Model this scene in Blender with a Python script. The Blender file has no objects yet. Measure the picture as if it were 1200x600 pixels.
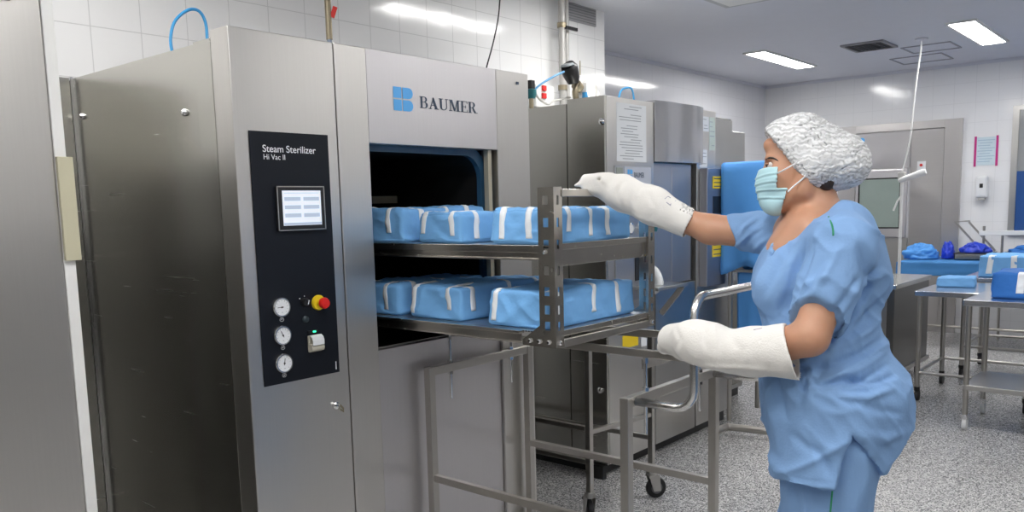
import bpy, bmesh, math, random
import numpy as np
from mathutils import Vector, Matrix, noise
from mathutils.bvhtree import BVHTree
random.seed(7)
scene = bpy.context.scene
PI = math.pi

# ------------------------------------------------------------------ camera
CAM_H = 1.40
FOC, CX, CY = 971.2, 600.0, 362.9
YAW, PITCH, ROLL = .8619, -.1239, -.0245
fw = np.array([math.cos(PITCH)*math.sin(YAW), math.cos(PITCH)*math.cos(YAW), math.sin(PITCH)])
rt0 = np.array([math.cos(YAW), -math.sin(YAW), 0.0]); up0 = np.cross(rt0, fw)
rt = math.cos(ROLL)*rt0 + math.sin(ROLL)*up0
up = -math.sin(ROLL)*rt0 + math.cos(ROLL)*up0
cd = bpy.data.cameras.new('camera'); cam = bpy.data.objects.new('camera', cd)
scene.collection.objects.link(cam)
m = Matrix(((rt[0], up[0], -fw[0], 0), (rt[1], up[1], -fw[1], 0), (rt[2], up[2], -fw[2], CAM_H), (0, 0, 0, 1)))
cam.matrix_world = m
cd.sensor_fit = 'HORIZONTAL'; cd.sensor_width = 36.0
cd.lens = FOC/1200*36.0
cd.shift_x = 0.0
cd.shift_y = (CY-300.0)/1200.0
cd.clip_start = 0.02; cd.clip_end = 60
scene.camera = cam
# ------------------------------------------------------------------ world + exposure
w = bpy.data.worlds.new('world'); scene.world = w; w.use_nodes = True
w.node_tree.nodes['Background'].inputs[0].default_value = (.8, .85, 1, 1)
w.node_tree.nodes['Background'].inputs[1].default_value = 0.3
scene.view_settings.view_transform = 'Standard'
scene.view_settings.look = 'None'
scene.view_settings.gamma = 1.0
scene.view_settings.use_curve_mapping = False
scene.view_settings.exposure = 0.0
LIGHT_STRENGTH = 34.0
ZC = 2.7

# ------------------------------------------------------------------ helpers
COL = scene.collection
def W(px, py, d):
    """the place at photo direction (px,py) and distance d along the view axis"""
    return Vector([0, 0, CAM_H]) + Vector(rt)*((px-CX)/FOC*d) - Vector(up)*((py-CY)/FOC*d) + Vector(fw)*d
def on(px, py, ax, v):
    a = W(px, py, 1.0) - Vector((0, 0, CAM_H)); i = 'xyz'.index(ax)
    t = (v - (0, 0, CAM_H)[i])/a[i]
    return Vector((0, 0, CAM_H)) + a*t

def mesh_obj(name, me, mat, parent=None, smooth=False):
    o = bpy.data.objects.new(name, me); COL.objects.link(o)
    if mat is not None:
        me.materials.append(mat)
    if smooth:
        me.shade_smooth()
    if parent is not None:
        o.parent = parent
    return o
def tag(o, label=None, cat=None, group=None, kind=None):
    if label: o['label'] = label
    if cat: o['category'] = cat
    if group: o['group'] = group
    if kind: o['kind'] = kind
    return o
def empty(name, loc, rz=0, label=None, cat=None, group=None):
    o = bpy.data.objects.new(name, None); COL.objects.link(o)
    o.location = loc; o.rotation_euler = (0, 0, rz); o.empty_display_size = .05
    tag(o, label, cat, group); return o

class MB:
    def __init__(s): s.bm = bmesh.new()
    def box(s, x0, x1, y0, y1, z0, z1, M=None):
        vs = [Vector((x, y, z)) for z in (z0, z1) for y in (y0, y1) for x in (x0, x1)]
        if M is not None: vs = [M @ v for v in vs]
        v = [s.bm.verts.new(c) for c in vs]
        for f in ((0, 2, 3, 1), (4, 5, 7, 6), (0, 1, 5, 4), (2, 6, 7, 3), (0, 4, 6, 2), (1, 3, 7, 5)):
            s.bm.faces.new([v[i] for i in f])
        return s
    def bar(s, p, q, a=.02, b=None, upv=(0, 0, 1)):
        b = a if b is None else b
        p, q = Vector(p), Vector(q); d = (q-p).normalized(); u = Vector(upv)
        if abs(d.dot(u)) > .95: u = Vector((0, 1, 0))
        sd = d.cross(u).normalized(); u = sd.cross(d)
        vs = []
        for c in (p, q):
            for i, j in ((-1, -1), (1, -1), (1, 1), (-1, 1)):
                vs.append(s.bm.verts.new(c + sd*i*a/2 + u*j*b/2))
        s.bm.faces.new(vs[:4][::-1]); s.bm.faces.new(vs[4:])
        for i in range(4):
            j = (i+1) % 4; s.bm.faces.new((vs[i], vs[j], vs[4+j], vs[4+i]))
        return s
    def tube(s, pts, r, n=12, cap=True):
        pts = [Vector(p) for p in pts]; rings = []
        rs = r if isinstance(r, (list, tuple)) else [r]*len(pts)
        t0 = (pts[1]-pts[0]).normalized()
        u = Vector((0, 0, 1)) if abs(t0.z) < .9 else Vector((1, 0, 0))
        a = t0.cross(u).normalized()
        for i, p in enumerate(pts):
            if i == 0: t = t0
            elif i == len(pts)-1: t = (pts[i]-pts[i-1]).normalized()
            else: t = ((pts[i+1]-pts[i]).normalized() + (pts[i]-pts[i-1]).normalized()).normalized()
            a = (a - t*a.dot(t)).normalized(); b = t.cross(a)
            rings.append([s.bm.verts.new(p + (a*math.cos(k*2*PI/n) + b*math.sin(k*2*PI/n))*rs[i]) for k in range(n)])
        for i in range(len(rings)-1):
            for k in range(n):
                l = (k+1) % n
                s.bm.faces.new((rings[i][k], rings[i][l], rings[i+1][l], rings[i+1][k]))
        if cap:
            s.bm.faces.new(rings[0][::-1]); s.bm.faces.new(rings[-1])
        return s
    def cyl(s, p, q, r, n=20, r2=None):
        return s.tube([p, q], [r, r if r2 is None else r2], n)
    def lathe(s, c, ax, prof, n=24):
        """prof: (radius, height) pairs along axis ax from c"""
        c = Vector(c); ax = Vector(ax).normalized()
        u = Vector((0, 0, 1)) if abs(ax.z) < .9 else Vector((1, 0, 0))
        a = ax.cross(u).normalized(); b = ax.cross(a); rings = []
        for r, h in prof:
            rings.append([s.bm.verts.new(c + ax*h + (a*math.cos(k*2*PI/n)+b*math.sin(k*2*PI/n))*max(r, 1e-5)) for k in range(n)])
        for i in range(len(rings)-1):
            for k in range(n):
                l = (k+1) % n
                s.bm.faces.new((rings[i][k], rings[i][l], rings[i+1][l], rings[i+1][k]))
        s.bm.faces.new(rings[0][::-1]); s.bm.faces.new(rings[-1]); return s
    def poly(s, pts, n, th):
        """flat polygon pts extruded by th along n"""
        n = Vector(n)*th
        a = [s.bm.verts.new(Vector(p)) for p in pts]; b = [s.bm.verts.new(Vector(p)+n) for p in pts]
        s.bm.faces.new(a[::-1]); s.bm.faces.new(b)
        for i in range(len(pts)):
            j = (i+1) % len(pts); s.bm.faces.new((a[i], a[j], b[j], b[i]))
        return s
    def build(s, name, mat, parent=None, bevel=0, smooth=None, inv=None):
        bmesh.ops.recalc_face_normals(s.bm, faces=s.bm.faces)
        if inv is not None: s.bm.transform(inv)
        elif parent is not None:
            s.bm.transform(parent_inv(parent))
        me = bpy.data.meshes.new(name); s.bm.to_mesh(me); s.bm.free()
        o = mesh_obj(name, me, mat, parent)
        if bevel:
            b = o.modifiers.new('bevel', 'BEVEL'); b.width = bevel; b.segments = 2; b.limit_method = 'ANGLE'; b.angle_limit = .6
            b.harden_normals = False
        if smooth:
            me.shade_smooth()
            if smooth != 'all':
                try: me.set_sharp_from_angle(angle=.7)
                except Exception: pass
        return o
def local_mat(o):
    return Matrix.LocRotScale(o.location, o.rotation_euler, o.scale)
def parent_inv(o):
    M = Matrix.Identity(4)
    while o is not None:
        M = local_mat(o) @ M; o = o.parent
    return M.inverted()
def bez(p0, p1, p2, p3, n=14):
    p0, p1, p2, p3 = map(Vector, (p0, p1, p2, p3)); out = []
    for i in range(n+1):
        t = i/n; out.append(p0*(1-t)**3+p1*3*t*(1-t)**2+p2*3*t*t*(1-t)+p3*t**3)
    return out
def smooth_path(pts, n=6):
    pts = [Vector(p) for p in pts]; out = []
    for i in range(len(pts)-1):
        a = pts[max(i-1, 0)]; b = pts[i]; c = pts[i+1]; d = pts[min(i+2, len(pts)-1)]
        for k in range(n):
            t = k/n
            out.append(.5*((2*b)+(c-a)*t+(2*a-5*b+4*c-d)*t*t+(3*b-a-3*c+d)*t**3))
    out.append(pts[-1]); return out

# ------------------------------------------------------------------ materials
def new_mat(name):
    mt = bpy.data.materials.new(name); mt.use_nodes = True
    nt = mt.node_tree; return mt, nt, nt.nodes['Principled BSDF']
def plain(name, col, rough=.5, metal=0, emit=None, estr=0, noise_amt=.06, nscale=8, bump=0, bscale=60, coat=0, spec=.5, alpha=1):
    mt, nt, b = new_mat(name)
    b.inputs['Roughness'].default_value = rough; b.inputs['Metallic'].default_value = metal
    b.inputs['Specular IOR Level'].default_value = spec
    tc = nt.nodes.new('ShaderNodeTexCoord')
    nz = nt.nodes.new('ShaderNodeTexNoise'); nz.inputs['Scale'].default_value = nscale; nz.inputs['Detail'].default_value = 4
    nt.links.new(tc.outputs['Object'], nz.inputs['Vector'])
    mr = nt.nodes.new('ShaderNodeMapRange'); mr.inputs[3].default_value = 1-noise_amt; mr.inputs[4].default_value = 1+noise_amt
    nt.links.new(nz.outputs['Fac'], mr.inputs[0])
    mx = nt.nodes.new('ShaderNodeVectorMath'); mx.operation = 'SCALE'; mx.inputs[0].default_value = col[:3]
    nt.links.new(mr.outputs[0], mx.inputs['Scale']); nt.links.new(mx.outputs[0], b.inputs['Base Color'])
    if emit:
        b.inputs['Emission Color'].default_value = (*emit, 1); b.inputs['Emission Strength'].default_value = estr
    if coat: b.inputs['Coat Weight'].default_value = coat
    if bump:
        n2 = nt.nodes.new('ShaderNodeTexNoise'); n2.inputs['Scale'].default_value = bscale; n2.inputs['Detail'].default_value = 5
        nt.links.new(tc.outputs['Object'], n2.inputs['Vector'])
        bp = nt.nodes.new('ShaderNodeBump'); bp.inputs['Strength'].default_value = bump; bp.inputs['Distance'].default_value = .01
        nt.links.new(n2.outputs['Fac'], bp.inputs['Height']); nt.links.new(bp.outputs[0], b.inputs['Normal'])
    if alpha < 1: b.inputs['Alpha'].default_value = alpha
    return mt
def steel(name, col=(.56, .55, .53), rough=.3, grain=(2, 2, 260), aniso=.5, wob=.02):
    """brushed stainless: fine grain lines modulate roughness and a very slight bump, big soft dents bend reflections"""
    mt, nt, b = new_mat(name)
    b.inputs['Metallic'].default_value = 1
    tc = nt.nodes.new('ShaderNodeTexCoord')
    mp = nt.nodes.new('ShaderNodeMapping'); mp.inputs['Scale'].default_value = grain
    nt.links.new(tc.outputs['Object'], mp.inputs[0])
    nz = nt.nodes.new('ShaderNodeTexNoise'); nz.inputs['Scale'].default_value = 1; nz.inputs['Detail'].default_value = 3
    nt.links.new(mp.outputs[0], nz.inputs['Vector'])
    mr = nt.nodes.new('ShaderNodeMapRange'); mr.inputs[3].default_value = rough-.015; mr.inputs[4].default_value = rough+.025
    nt.links.new(nz.outputs['Fac'], mr.inputs[0]); nt.links.new(mr.outputs[0], b.inputs['Roughness'])
    m2 = nt.nodes.new('ShaderNodeMapRange'); m2.inputs[3].default_value = .96; m2.inputs[4].default_value = 1.03
    nt.links.new(nz.outputs['Fac'], m2.inputs[0])
    mx = nt.nodes.new('ShaderNodeVectorMath'); mx.operation = 'SCALE'; mx.inputs[0].default_value = col
    nt.links.new(m2.outputs[0], mx.inputs['Scale']); nt.links.new(mx.outputs[0], b.inputs['Base Color'])
    n2 = nt.nodes.new('ShaderNodeTexNoise'); n2.inputs['Scale'].default_value = 1.6; n2.inputs['Detail'].default_value = 1
    nt.links.new(tc.outputs['Object'], n2.inputs['Vector'])
    bp = nt.nodes.new('ShaderNodeBump'); bp.inputs['Strength'].default_value = 1; bp.inputs['Distance'].default_value = wob
    nt.links.new(n2.outputs['Fac'], bp.inputs['Height']); nt.links.new(bp.outputs[0], b.inputs['Normal'])
    return mt
def tile_mat(name, axis, col=(.80, .80, .80), off=(0, 0), joint=.76):
    mt, nt, b = new_mat(name)
    tc = nt.nodes.new('ShaderNodeTexCoord'); sp = nt.nodes.new('ShaderNodeSeparateXYZ'); cb = nt.nodes.new('ShaderNodeCombineXYZ')
    nt.links.new(tc.outputs['Object'], sp.inputs[0])
    nt.links.new(sp.outputs[axis], cb.inputs[0]); nt.links.new(sp.outputs[2], cb.inputs[1])
    mp = nt.nodes.new('ShaderNodeMapping'); mp.inputs['Location'].default_value = (off[0], off[1], 0)
    nt.links.new(cb.outputs[0], mp.inputs[0])
    br = nt.nodes.new('ShaderNodeTexBrick'); br.offset = 0; br.squash = 1
    br.inputs['Scale'].default_value = 1; br.inputs['Brick Width'].default_value = .196; br.inputs['Row Height'].default_value = .196
    br.inputs['Mortar Size'].default_value = .0022; br.inputs['Mortar Smooth'].default_value = .3; br.inputs['Bias'].default_value = -1
    br.inputs['Color1'].default_value = (*col, 1); br.inputs['Color2'].default_value = (*[c*.95 for c in col], 1)
    br.inputs['Mortar'].default_value = (*[c*joint for c in col], 1)
    nt.links.new(mp.outputs[0], br.inputs[0]); nt.links.new(br.outputs['Color'], b.inputs['Base Color'])
    b.inputs['Roughness'].default_value = .12
    nz = nt.nodes.new('ShaderNodeTexNoise'); nz.inputs['Scale'].default_value = 6
    nt.links.new(tc.outputs['Object'], nz.inputs['Vector'])
    ad = nt.nodes.new('ShaderNodeMath'); ad.operation = 'MULTIPLY_ADD'; ad.inputs[1].default_value = -.15
    nt.links.new(br.outputs['Fac'], ad.inputs[0]); nt.links.new(nz.outputs['Fac'], ad.inputs[2])
    bp = nt.nodes.new('ShaderNodeBump'); bp.inputs['Strength'].default_value = .5; bp.inputs['Distance'].default_value = .003
    nt.links.new(ad.outputs[0], bp.inputs['Height']); nt.links.new(bp.outputs[0], b.inputs['Normal'])
    return mt
def terrazzo():
    mt, nt, b = new_mat('terrazzo')
    tc = nt.nodes.new('ShaderNodeTexCoord')
    v = nt.nodes.new('ShaderNodeTexVoronoi'); v.inputs['Scale'].default_value = 190
    nt.links.new(tc.outputs['Object'], v.inputs['Vector'])
    cr = nt.nodes.new('ShaderNodeValToRGB'); e = cr.color_ramp.elements
    e[0].position = 0; e[0].color = (.07, .07, .075, 1); e[1].position = 1; e[1].color = (.78, .77, .76, 1)
    x = e.new(.28); x.color = (.26, .26, .265, 1); x = e.new(.55); x.color = (.42, .415, .41, 1)
    sp = nt.nodes.new('ShaderNodeSeparateColor'); nt.links.new(v.outputs['Color'], sp.inputs[0])
    nt.links.new(sp.outputs[0], cr.inputs[0])
    v2 = nt.nodes.new('ShaderNodeTexNoise'); v2.inputs['Scale'].default_value = 45; v2.inputs['Detail'].default_value = 4
    nt.links.new(tc.outputs['Object'], v2.inputs['Vector'])
    mx = nt.nodes.new('ShaderNodeMix'); mx.data_type = 'RGBA'; mx.blend_type = 'OVERLAY'; mx.inputs[0].default_value = .5
    nt.links.new(cr.outputs[0], mx.inputs[6]); nt.links.new(v2.outputs['Fac'], mx.inputs[7])
    nt.links.new(mx.outputs[2], b.inputs['Base Color'])
    b.inputs['Roughness'].default_value = .22
    return mt
M = {}
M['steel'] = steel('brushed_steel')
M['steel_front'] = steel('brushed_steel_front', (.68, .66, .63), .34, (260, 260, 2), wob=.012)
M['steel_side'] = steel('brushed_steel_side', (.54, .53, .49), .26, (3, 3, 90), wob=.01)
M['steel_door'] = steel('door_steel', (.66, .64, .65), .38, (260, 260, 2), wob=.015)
M['steel_wavy'] = steel('wavy_steel', (.6, .6, .62), .22, (200, 200, 2), wob=.10)
M['steel_matte'] = steel('matte_steel', (.50, .49, .50), .46, (200, 200, 2), wob=.03)
M['casing'] = steel('dark_reflected_casing', (.10, .095, .085), .42, (3, 3, 200), wob=.004)  # for unseen sides, made dark so the steel facing them reflects dark
M['frame'] = steel('frame_steel', (.50, .48, .45), .32, (40, 40, 40), wob=.002)
M['cart'] = steel('cart_steel', (.62, .59, .54), .26, (60, 60, 60), wob=.002)
M['chrome'] = plain('chrome', (.8, .8, .8), .12, 1)
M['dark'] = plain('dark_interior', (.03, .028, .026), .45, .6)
M['black'] = plain('black_plastic', (.012, .012, .013), .35)
M['rubber'] = plain('black_rubber', (.02, .02, .022), .6)
M['gasket'] = plain('blue_gasket', (.03, .09, .16), .35)
M['panel'] = plain('black_panel', (.007, .009, .014), .42, noise_amt=.1, spec=.25)
M['white'] = plain('white_paint', (.82, .82, .80), .5)
M['whiteplastic'] = plain('white_plastic', (.80, .81, .82), .3)
M['paper'] = plain('paper', (.80, .82, .84), .7)
M['ink'] = plain('grey_ink', (.35, .37, .40), .7)
M['print'] = plain('white_print', (.85, .87, .9), .5)
M['logo'] = plain('logo_blue', (.12, .46, .90), .5)
M['letters'] = plain('slate_letters', (.05, .08, .13), .5)
M['beige'] = plain('beige_cover', (.56, .53, .38), .5)
M['yellow'] = plain('yellow', (.85, .62, .02), .45)
M['red'] = plain('red', (.75, .02, .015), .35)
M['green'] = plain('green_piping', (.03, .30, .14), .7)
M['ceiling'] = plain('ceiling_paint', (.72, .73, .79), .85, noise_amt=.02)
M['pink'] = plain('magenta', (.55, .02, .22), .5)
M['paleblue'] = plain('paleblue_paper', (.62, .74, .80), .6)
M['hose'] = plain('blue_hose', (.03, .24, .50), .35)
M['teal'] = plain('teal_valve', (.02, .16, .18), .4)
M['brass'] = plain('aged_brass', (.34, .29, .20), .4, .7)
M['pipe'] = plain('grey_pipe', (.50, .49, .47), .4, .2)
M['skin'] = plain('skin', (.56, .295, .185), .48, noise_amt=.06, nscale=14, bump=.04, bscale=200)
M['skin'].node_tree.nodes['Principled BSDF'].inputs['Subsurface Weight'].default_value = .12
M['skin'].node_tree.nodes['Principled BSDF'].inputs['Subsurface Scale'].default_value = .01
M['hair'] = plain('dark_hair', (.03, .02, .016), .5, bump=.3, bscale=90)
M['scrub'] = plain('scrub_cotton', (.235, .40, .68), .85, noise_amt=.05, nscale=20, bump=.12, bscale=160, spec=.2)
M['glove'] = plain('terry_glove', (.82, .80, .76), .9, noise_amt=.04, bump=.15, bscale=220, spec=.2)
M['mask'] = plain('mask_blue', (.50, .75, .81), .8, noise_amt=.04, spec=.2)
M['strap'] = plain('strap_white', (.85, .85, .86), .8)
M['wrap'] = plain('blue_wrap', (.19, .45, .82), .72, noise_amt=.10, nscale=10, bump=.4, bscale=28, spec=.25)
M['wrap_deep'] = plain('deep_blue_wrap', (.02, .15, .50), .7, noise_amt=.12, nscale=10, bump=.3, bscale=30)
M['royal'] = plain('royal_blue_bag', (.015, .05, .55), .4, noise_amt=.1, bump=.4, bscale=25)
M['drape'] = plain('blue_drape', (.08, .31, .74), .6, noise_amt=.10, nscale=5, bump=.3, bscale=9)
M['tape'] = plain('autoclave_tape', (.86, .89, .92), .6, noise_amt=.05)
M['glass'] = plain('dark_glass', (.28, .34, .31), .08, spec=.8)
M['lit'] = plain('lamp_diffuser', (.9, .9, .9), .5, emit=(1, .985, .96), estr=LIGHT_STRENGTH)
M['screen'] = plain('touch_screen', (.5, .55, .6), .3, emit=(.85, .9, 1), estr=.55)
M['screenink'] = plain('screen_buttons', (.3, .36, .45), .4, emit=(.55, .62, .75), estr=.45)
M['led'] = plain('green_led', (.02, .5, .2), .3, emit=(.05, 1, .45), estr=2)

# cap net: gathered translucent non-woven
def cap_mat():
    mt, nt, b = new_mat('bouffant_net')
    b.inputs['Base Color'].default_value = (.88, .89, .90, 1); b.inputs['Roughness'].default_value = .85
    tc = nt.nodes.new('ShaderNodeTexCoord')
    wv = nt.nodes.new('ShaderNodeTexWave'); wv.bands_direction = 'Z'; wv.inputs['Scale'].default_value = 25
    wv.inputs['Distortion'].default_value = 9; wv.inputs['Detail'].default_value = 2; wv.inputs['Detail Scale'].default_value = 1.6
    nt.links.new(tc.outputs['Object'], wv.inputs['Vector'])
    n2 = nt.nodes.new('ShaderNodeTexNoise'); n2.inputs['Scale'].default_value = 22; n2.inputs['Detail'].default_value = 2
    nt.links.new(tc.outputs['Object'], n2.inputs['Vector'])
    ml = nt.nodes.new('ShaderNodeMath'); ml.operation = 'MULTIPLY'
    nt.links.new(wv.outputs['Fac'], ml.inputs[0]); nt.links.new(n2.outputs['Fac'], ml.inputs[1])
    cr = nt.nodes.new('ShaderNodeMapRange'); cr.inputs[1].default_value = .05; cr.inputs[2].default_value = .45
    cr.inputs[3].default_value = .98; cr.inputs[4].default_value = .60
    nt.links.new(ml.outputs[0], cr.inputs[0]); nt.links.new(cr.outputs[0], b.inputs['Alpha'])
    bp = nt.nodes.new('ShaderNodeBump'); bp.inputs['Strength'].default_value = .35; bp.inputs['Distance'].default_value = .003
    nt.links.new(wv.outputs['Fac'], bp.inputs['Height']); nt.links.new(bp.outputs[0], b.inputs['Normal'])
    return mt
M['cap'] = cap_mat()

# ------------------------------------------------------------------ the room
XW, XE, YS = -2.2, 9.365, -1.7
YB, XR, YD = 3.30, 4.89, 4.104
def structure(name, mb, mat, **k):
    o = mb.build(name, mat, **k); o['kind'] = 'structure'; return o
structure('floor', MB().box(XW-.1, XE+.1, YS-.1, YD+.1, -.1, 0), terrazzo())
structure('ceiling', MB().box(XW-.1, XE+.1, YS-.1, YD+.1, ZC, ZC+.1), M['ceiling'])
T_b = tile_mat('tile_back', 0, (.84, .84, .84), (-2.03+.196*10, -2.115+.196*10))
T_d = tile_mat('tile_deep', 0, (.78, .78, .81), (0, -2.115+.196*10), .90)
T_f = tile_mat('tile_far', 1, (.86, .86, .87), (.03, -2.115+.196*10), .90)
structure('wall_back', MB().box(XW-.1, XR, YB, YB+.1, 0, ZC), T_b)
structure('wall_return', MB().box(XR-.1, XR, YB+.1, YD, 0, ZC), T_f)
structure('wall_left', MB().box(XR-.1, XE, YD, YD+.1, 0, ZC), T_d)
structure('wall_far', MB().box(XE, XE+.1, YS, YD+.1, 0, ZC), T_f)
def halfwall(axis):
    mt = tile_mat('tile_two_tone%d' % axis, axis, (.72, .72, .72)); return mt
structure('wall_front', MB().box(XW, XE, YS-.1, YS, 0, ZC), halfwall(0))
structure('wall_right', MB().box(XW-.1, XW, YS, YB, 0, ZC), halfwall(1))
refl_band = plain('dark_reflection_band', (.05, .05, .055), .5)  # dark band on the unseen walls, added for the steel to reflect
structure('reflection_band_1', MB().box(XW+.02, XE-.02, YS, YS+.04, 0, 1.35), refl_band)
structure('reflection_band_2', MB().box(XW, XW+.04, YS+.05, YB-.02, 0, 1.35), refl_band)
structure('trim_3', MB().box(XR+.004, XE-.004, YD-.012, YD, ZC-.03, ZC), M['ceiling'])
structure('trim_4', MB().box(XE-.012, XE, YS+.05, YD-.014, ZC-.03, ZC), M['ceiling'])

# ceiling lights
def ceiling_light(x0, x1, y0, y1, label):
    t = empty('ceiling_light', ((x0+x1)/2, (y0+y1)/2, ZC), 0, label, 'ceiling light', 'recessed strip lights in the ceiling')
    fr = MB()
    for a in ((x0-.02, x1+.02, y0-.02, y0), (x0-.02, x1+.02, y1, y1+.02), (x0-.02, x0, y0, y1), (x1, x1+.02, y0, y1)):
        fr.box(*a, ZC-.014, ZC)
    fr.build('light_frame', M['white'], t)
    MB().box(x0, x1, y0, y1, ZC-.010, ZC-.002).build('diffuser', M['lit'], t)
ceiling_light(7.13, 8.30, 3.14, 3.31, 'lit white strip light nearest the far left corner of the ceiling')
ceiling_light(7.13, 8.30, 1.50, 1.68, 'lit white strip light at the right, beyond the hanging cable')
for x0, x1, y, l in ((3.65, 4.86, 2.45, 'strip light above the second sterilizer'), (3.65, 4.86, .85, 'strip light above the middle of the room'),
                  (3.65, 4.86, -.75, 'strip light on the right of the middle of the room'), (.1, 1.3, 2.45, 'strip light above the gap between the two left machines'), (.3, 1.5, .85, 'strip light above the first sterilizer front'),
                  (.3, 1.5, -.6, 'strip light behind the viewer'), (7.13, 8.3, -.1, 'strip light on the far right of the room'),
                  (-1.4, -.3, .6, 'strip light above the left end of the room')):
    ceiling_light(x0, x1, y-.09, y+.09, l)

# ceiling vent, access hatches, square diffuser
t = empty('air_vent', (7.63, 2.41, ZC), 0, 'dark rectangular louvred air vent in the ceiling between the strip lights', 'air vent')
fr = MB()
for a in ((7.41, 7.83, 2.235, 2.262), (7.41, 7.83, 2.558, 2.585), (7.41, 7.437, 2.262, 2.558), (7.803, 7.83, 2.262, 2.558)): fr.box(*a, ZC-.015, ZC)
fr.build('vent_frame', plain('vent_grey', (.28, .28, .30), .5), t)
MB().box(7.437, 7.803, 2.262, 2.558, ZC-.003, ZC-.001).build('vent_back', M['black'], t)
sl = MB()
for i in range(9):
    y = 2.278+i*.033; sl.bar((7.437, y, ZC-.008), (7.803, y, ZC-.008), .003, .014)
sl.build('louvre', plain('vent_slat', (.16, .16, .17), .5), t)
for (x0, x1, y0, y1, l) in ((7.95, 8.35, 1.85, 2.25, 'flush white ceiling access panel beside the hanging cable'), (8.5, 8.95, 2.05, 2.5, 'flush white ceiling access panel nearest the far wall')):
    fr = MB()
    for a in ((x0, x1, y0, y0+.012), (x0, x1, y1-.012, y1), (x0, x0+.012, y0+.012, y1-.012), (x1-.012, x1, y0+.012, y1-.012)): fr.box(*a, ZC-.008, ZC)
    o = fr.build('access_panel_frame', plain('panel_edge', (.42, .42, .46), .6)); tag(o, l, 'access panel')
t = empty('ceiling_diffuser', (5.05, 2.3, ZC), 0, 'pale square ceiling diffuser cut by the top edge above the second sterilizer', 'air diffuser')
MB().box(4.75, 5.33, 2.02, 2.62, ZC-.02, ZC).build('diffuser_frame', plain('diff_grey', (.45, .46, .48), .5), t, bevel=.004)
MB().box(4.80, 5.28, 2.07, 2.57, ZC-.026, ZC-.02).build('diffuser_plate', M['white'], t, bevel=.002)

# far right window
t = MB()
for a in ((1.545, 1.60, 1.0, 2.24), (.45, .50, 1.0, 2.24)): t.box(XE-.03, XE, a[0], a[1], a[2], a[3])
t.box(XE-.03, XE, .50, 1.545, 2.20, 2.24); t.box(XE-.03, XE, .50, 1.545, 1.0, 1.04)
wf = structure('window_1', t, M['steel'])
MB().box(XE-.012, XE-.002, .50, 1.545, 1.62, 2.20).build('window_pane', plain('grey_pane', (.35, .36, .36), .1), wf)
MB().box(XE-.016, XE-.004, .50, 1.545, 1.04, 1.62).build('blue_lower_pane', plain('blue_pane', (.035, .10, .30), .15), wf)

# ------------------------------------------------------------------ lettering
def font_mesh(txt, size, ox=0, bold=0):
    c = bpy.data.curves.new('t', 'FONT'); c.body = txt; c.size = size; c.extrude = .0004; c.offset = bold
    o = bpy.data.objects.new('t', c); COL.objects.link(o)
    dg = bpy.context.evaluated_depsgraph_get(); dg.update()
    me = bpy.data.meshes.new_from_object(o.evaluated_get(dg))
    bpy.data.objects.remove(o); return me
def text_on_y(name, txt, width, x, y, z, mat, parent, height=None, bold=0):
    """lettering on a face that looks to -y: x to the right, z up; z = baseline"""
    me = font_mesh(txt, 1.0, bold=bold)
    xs = [v.co.x for v in me.vertices]; ys = [v.co.y for v in me.vertices]
    x0, wd = min(xs), max(xs)-min(xs); s = width/wd; sy = s if height is None else height/max(ys)
    iv = parent_inv(parent)
    for v in me.vertices:
        a = Vector((x+(v.co.x-x0)*s, y - .0006 - v.co.z*.5, z+v.co.y*sy)); v.co = iv @ a
    me.materials.clear()
    return mesh_obj(name, me, mat, parent)
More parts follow.
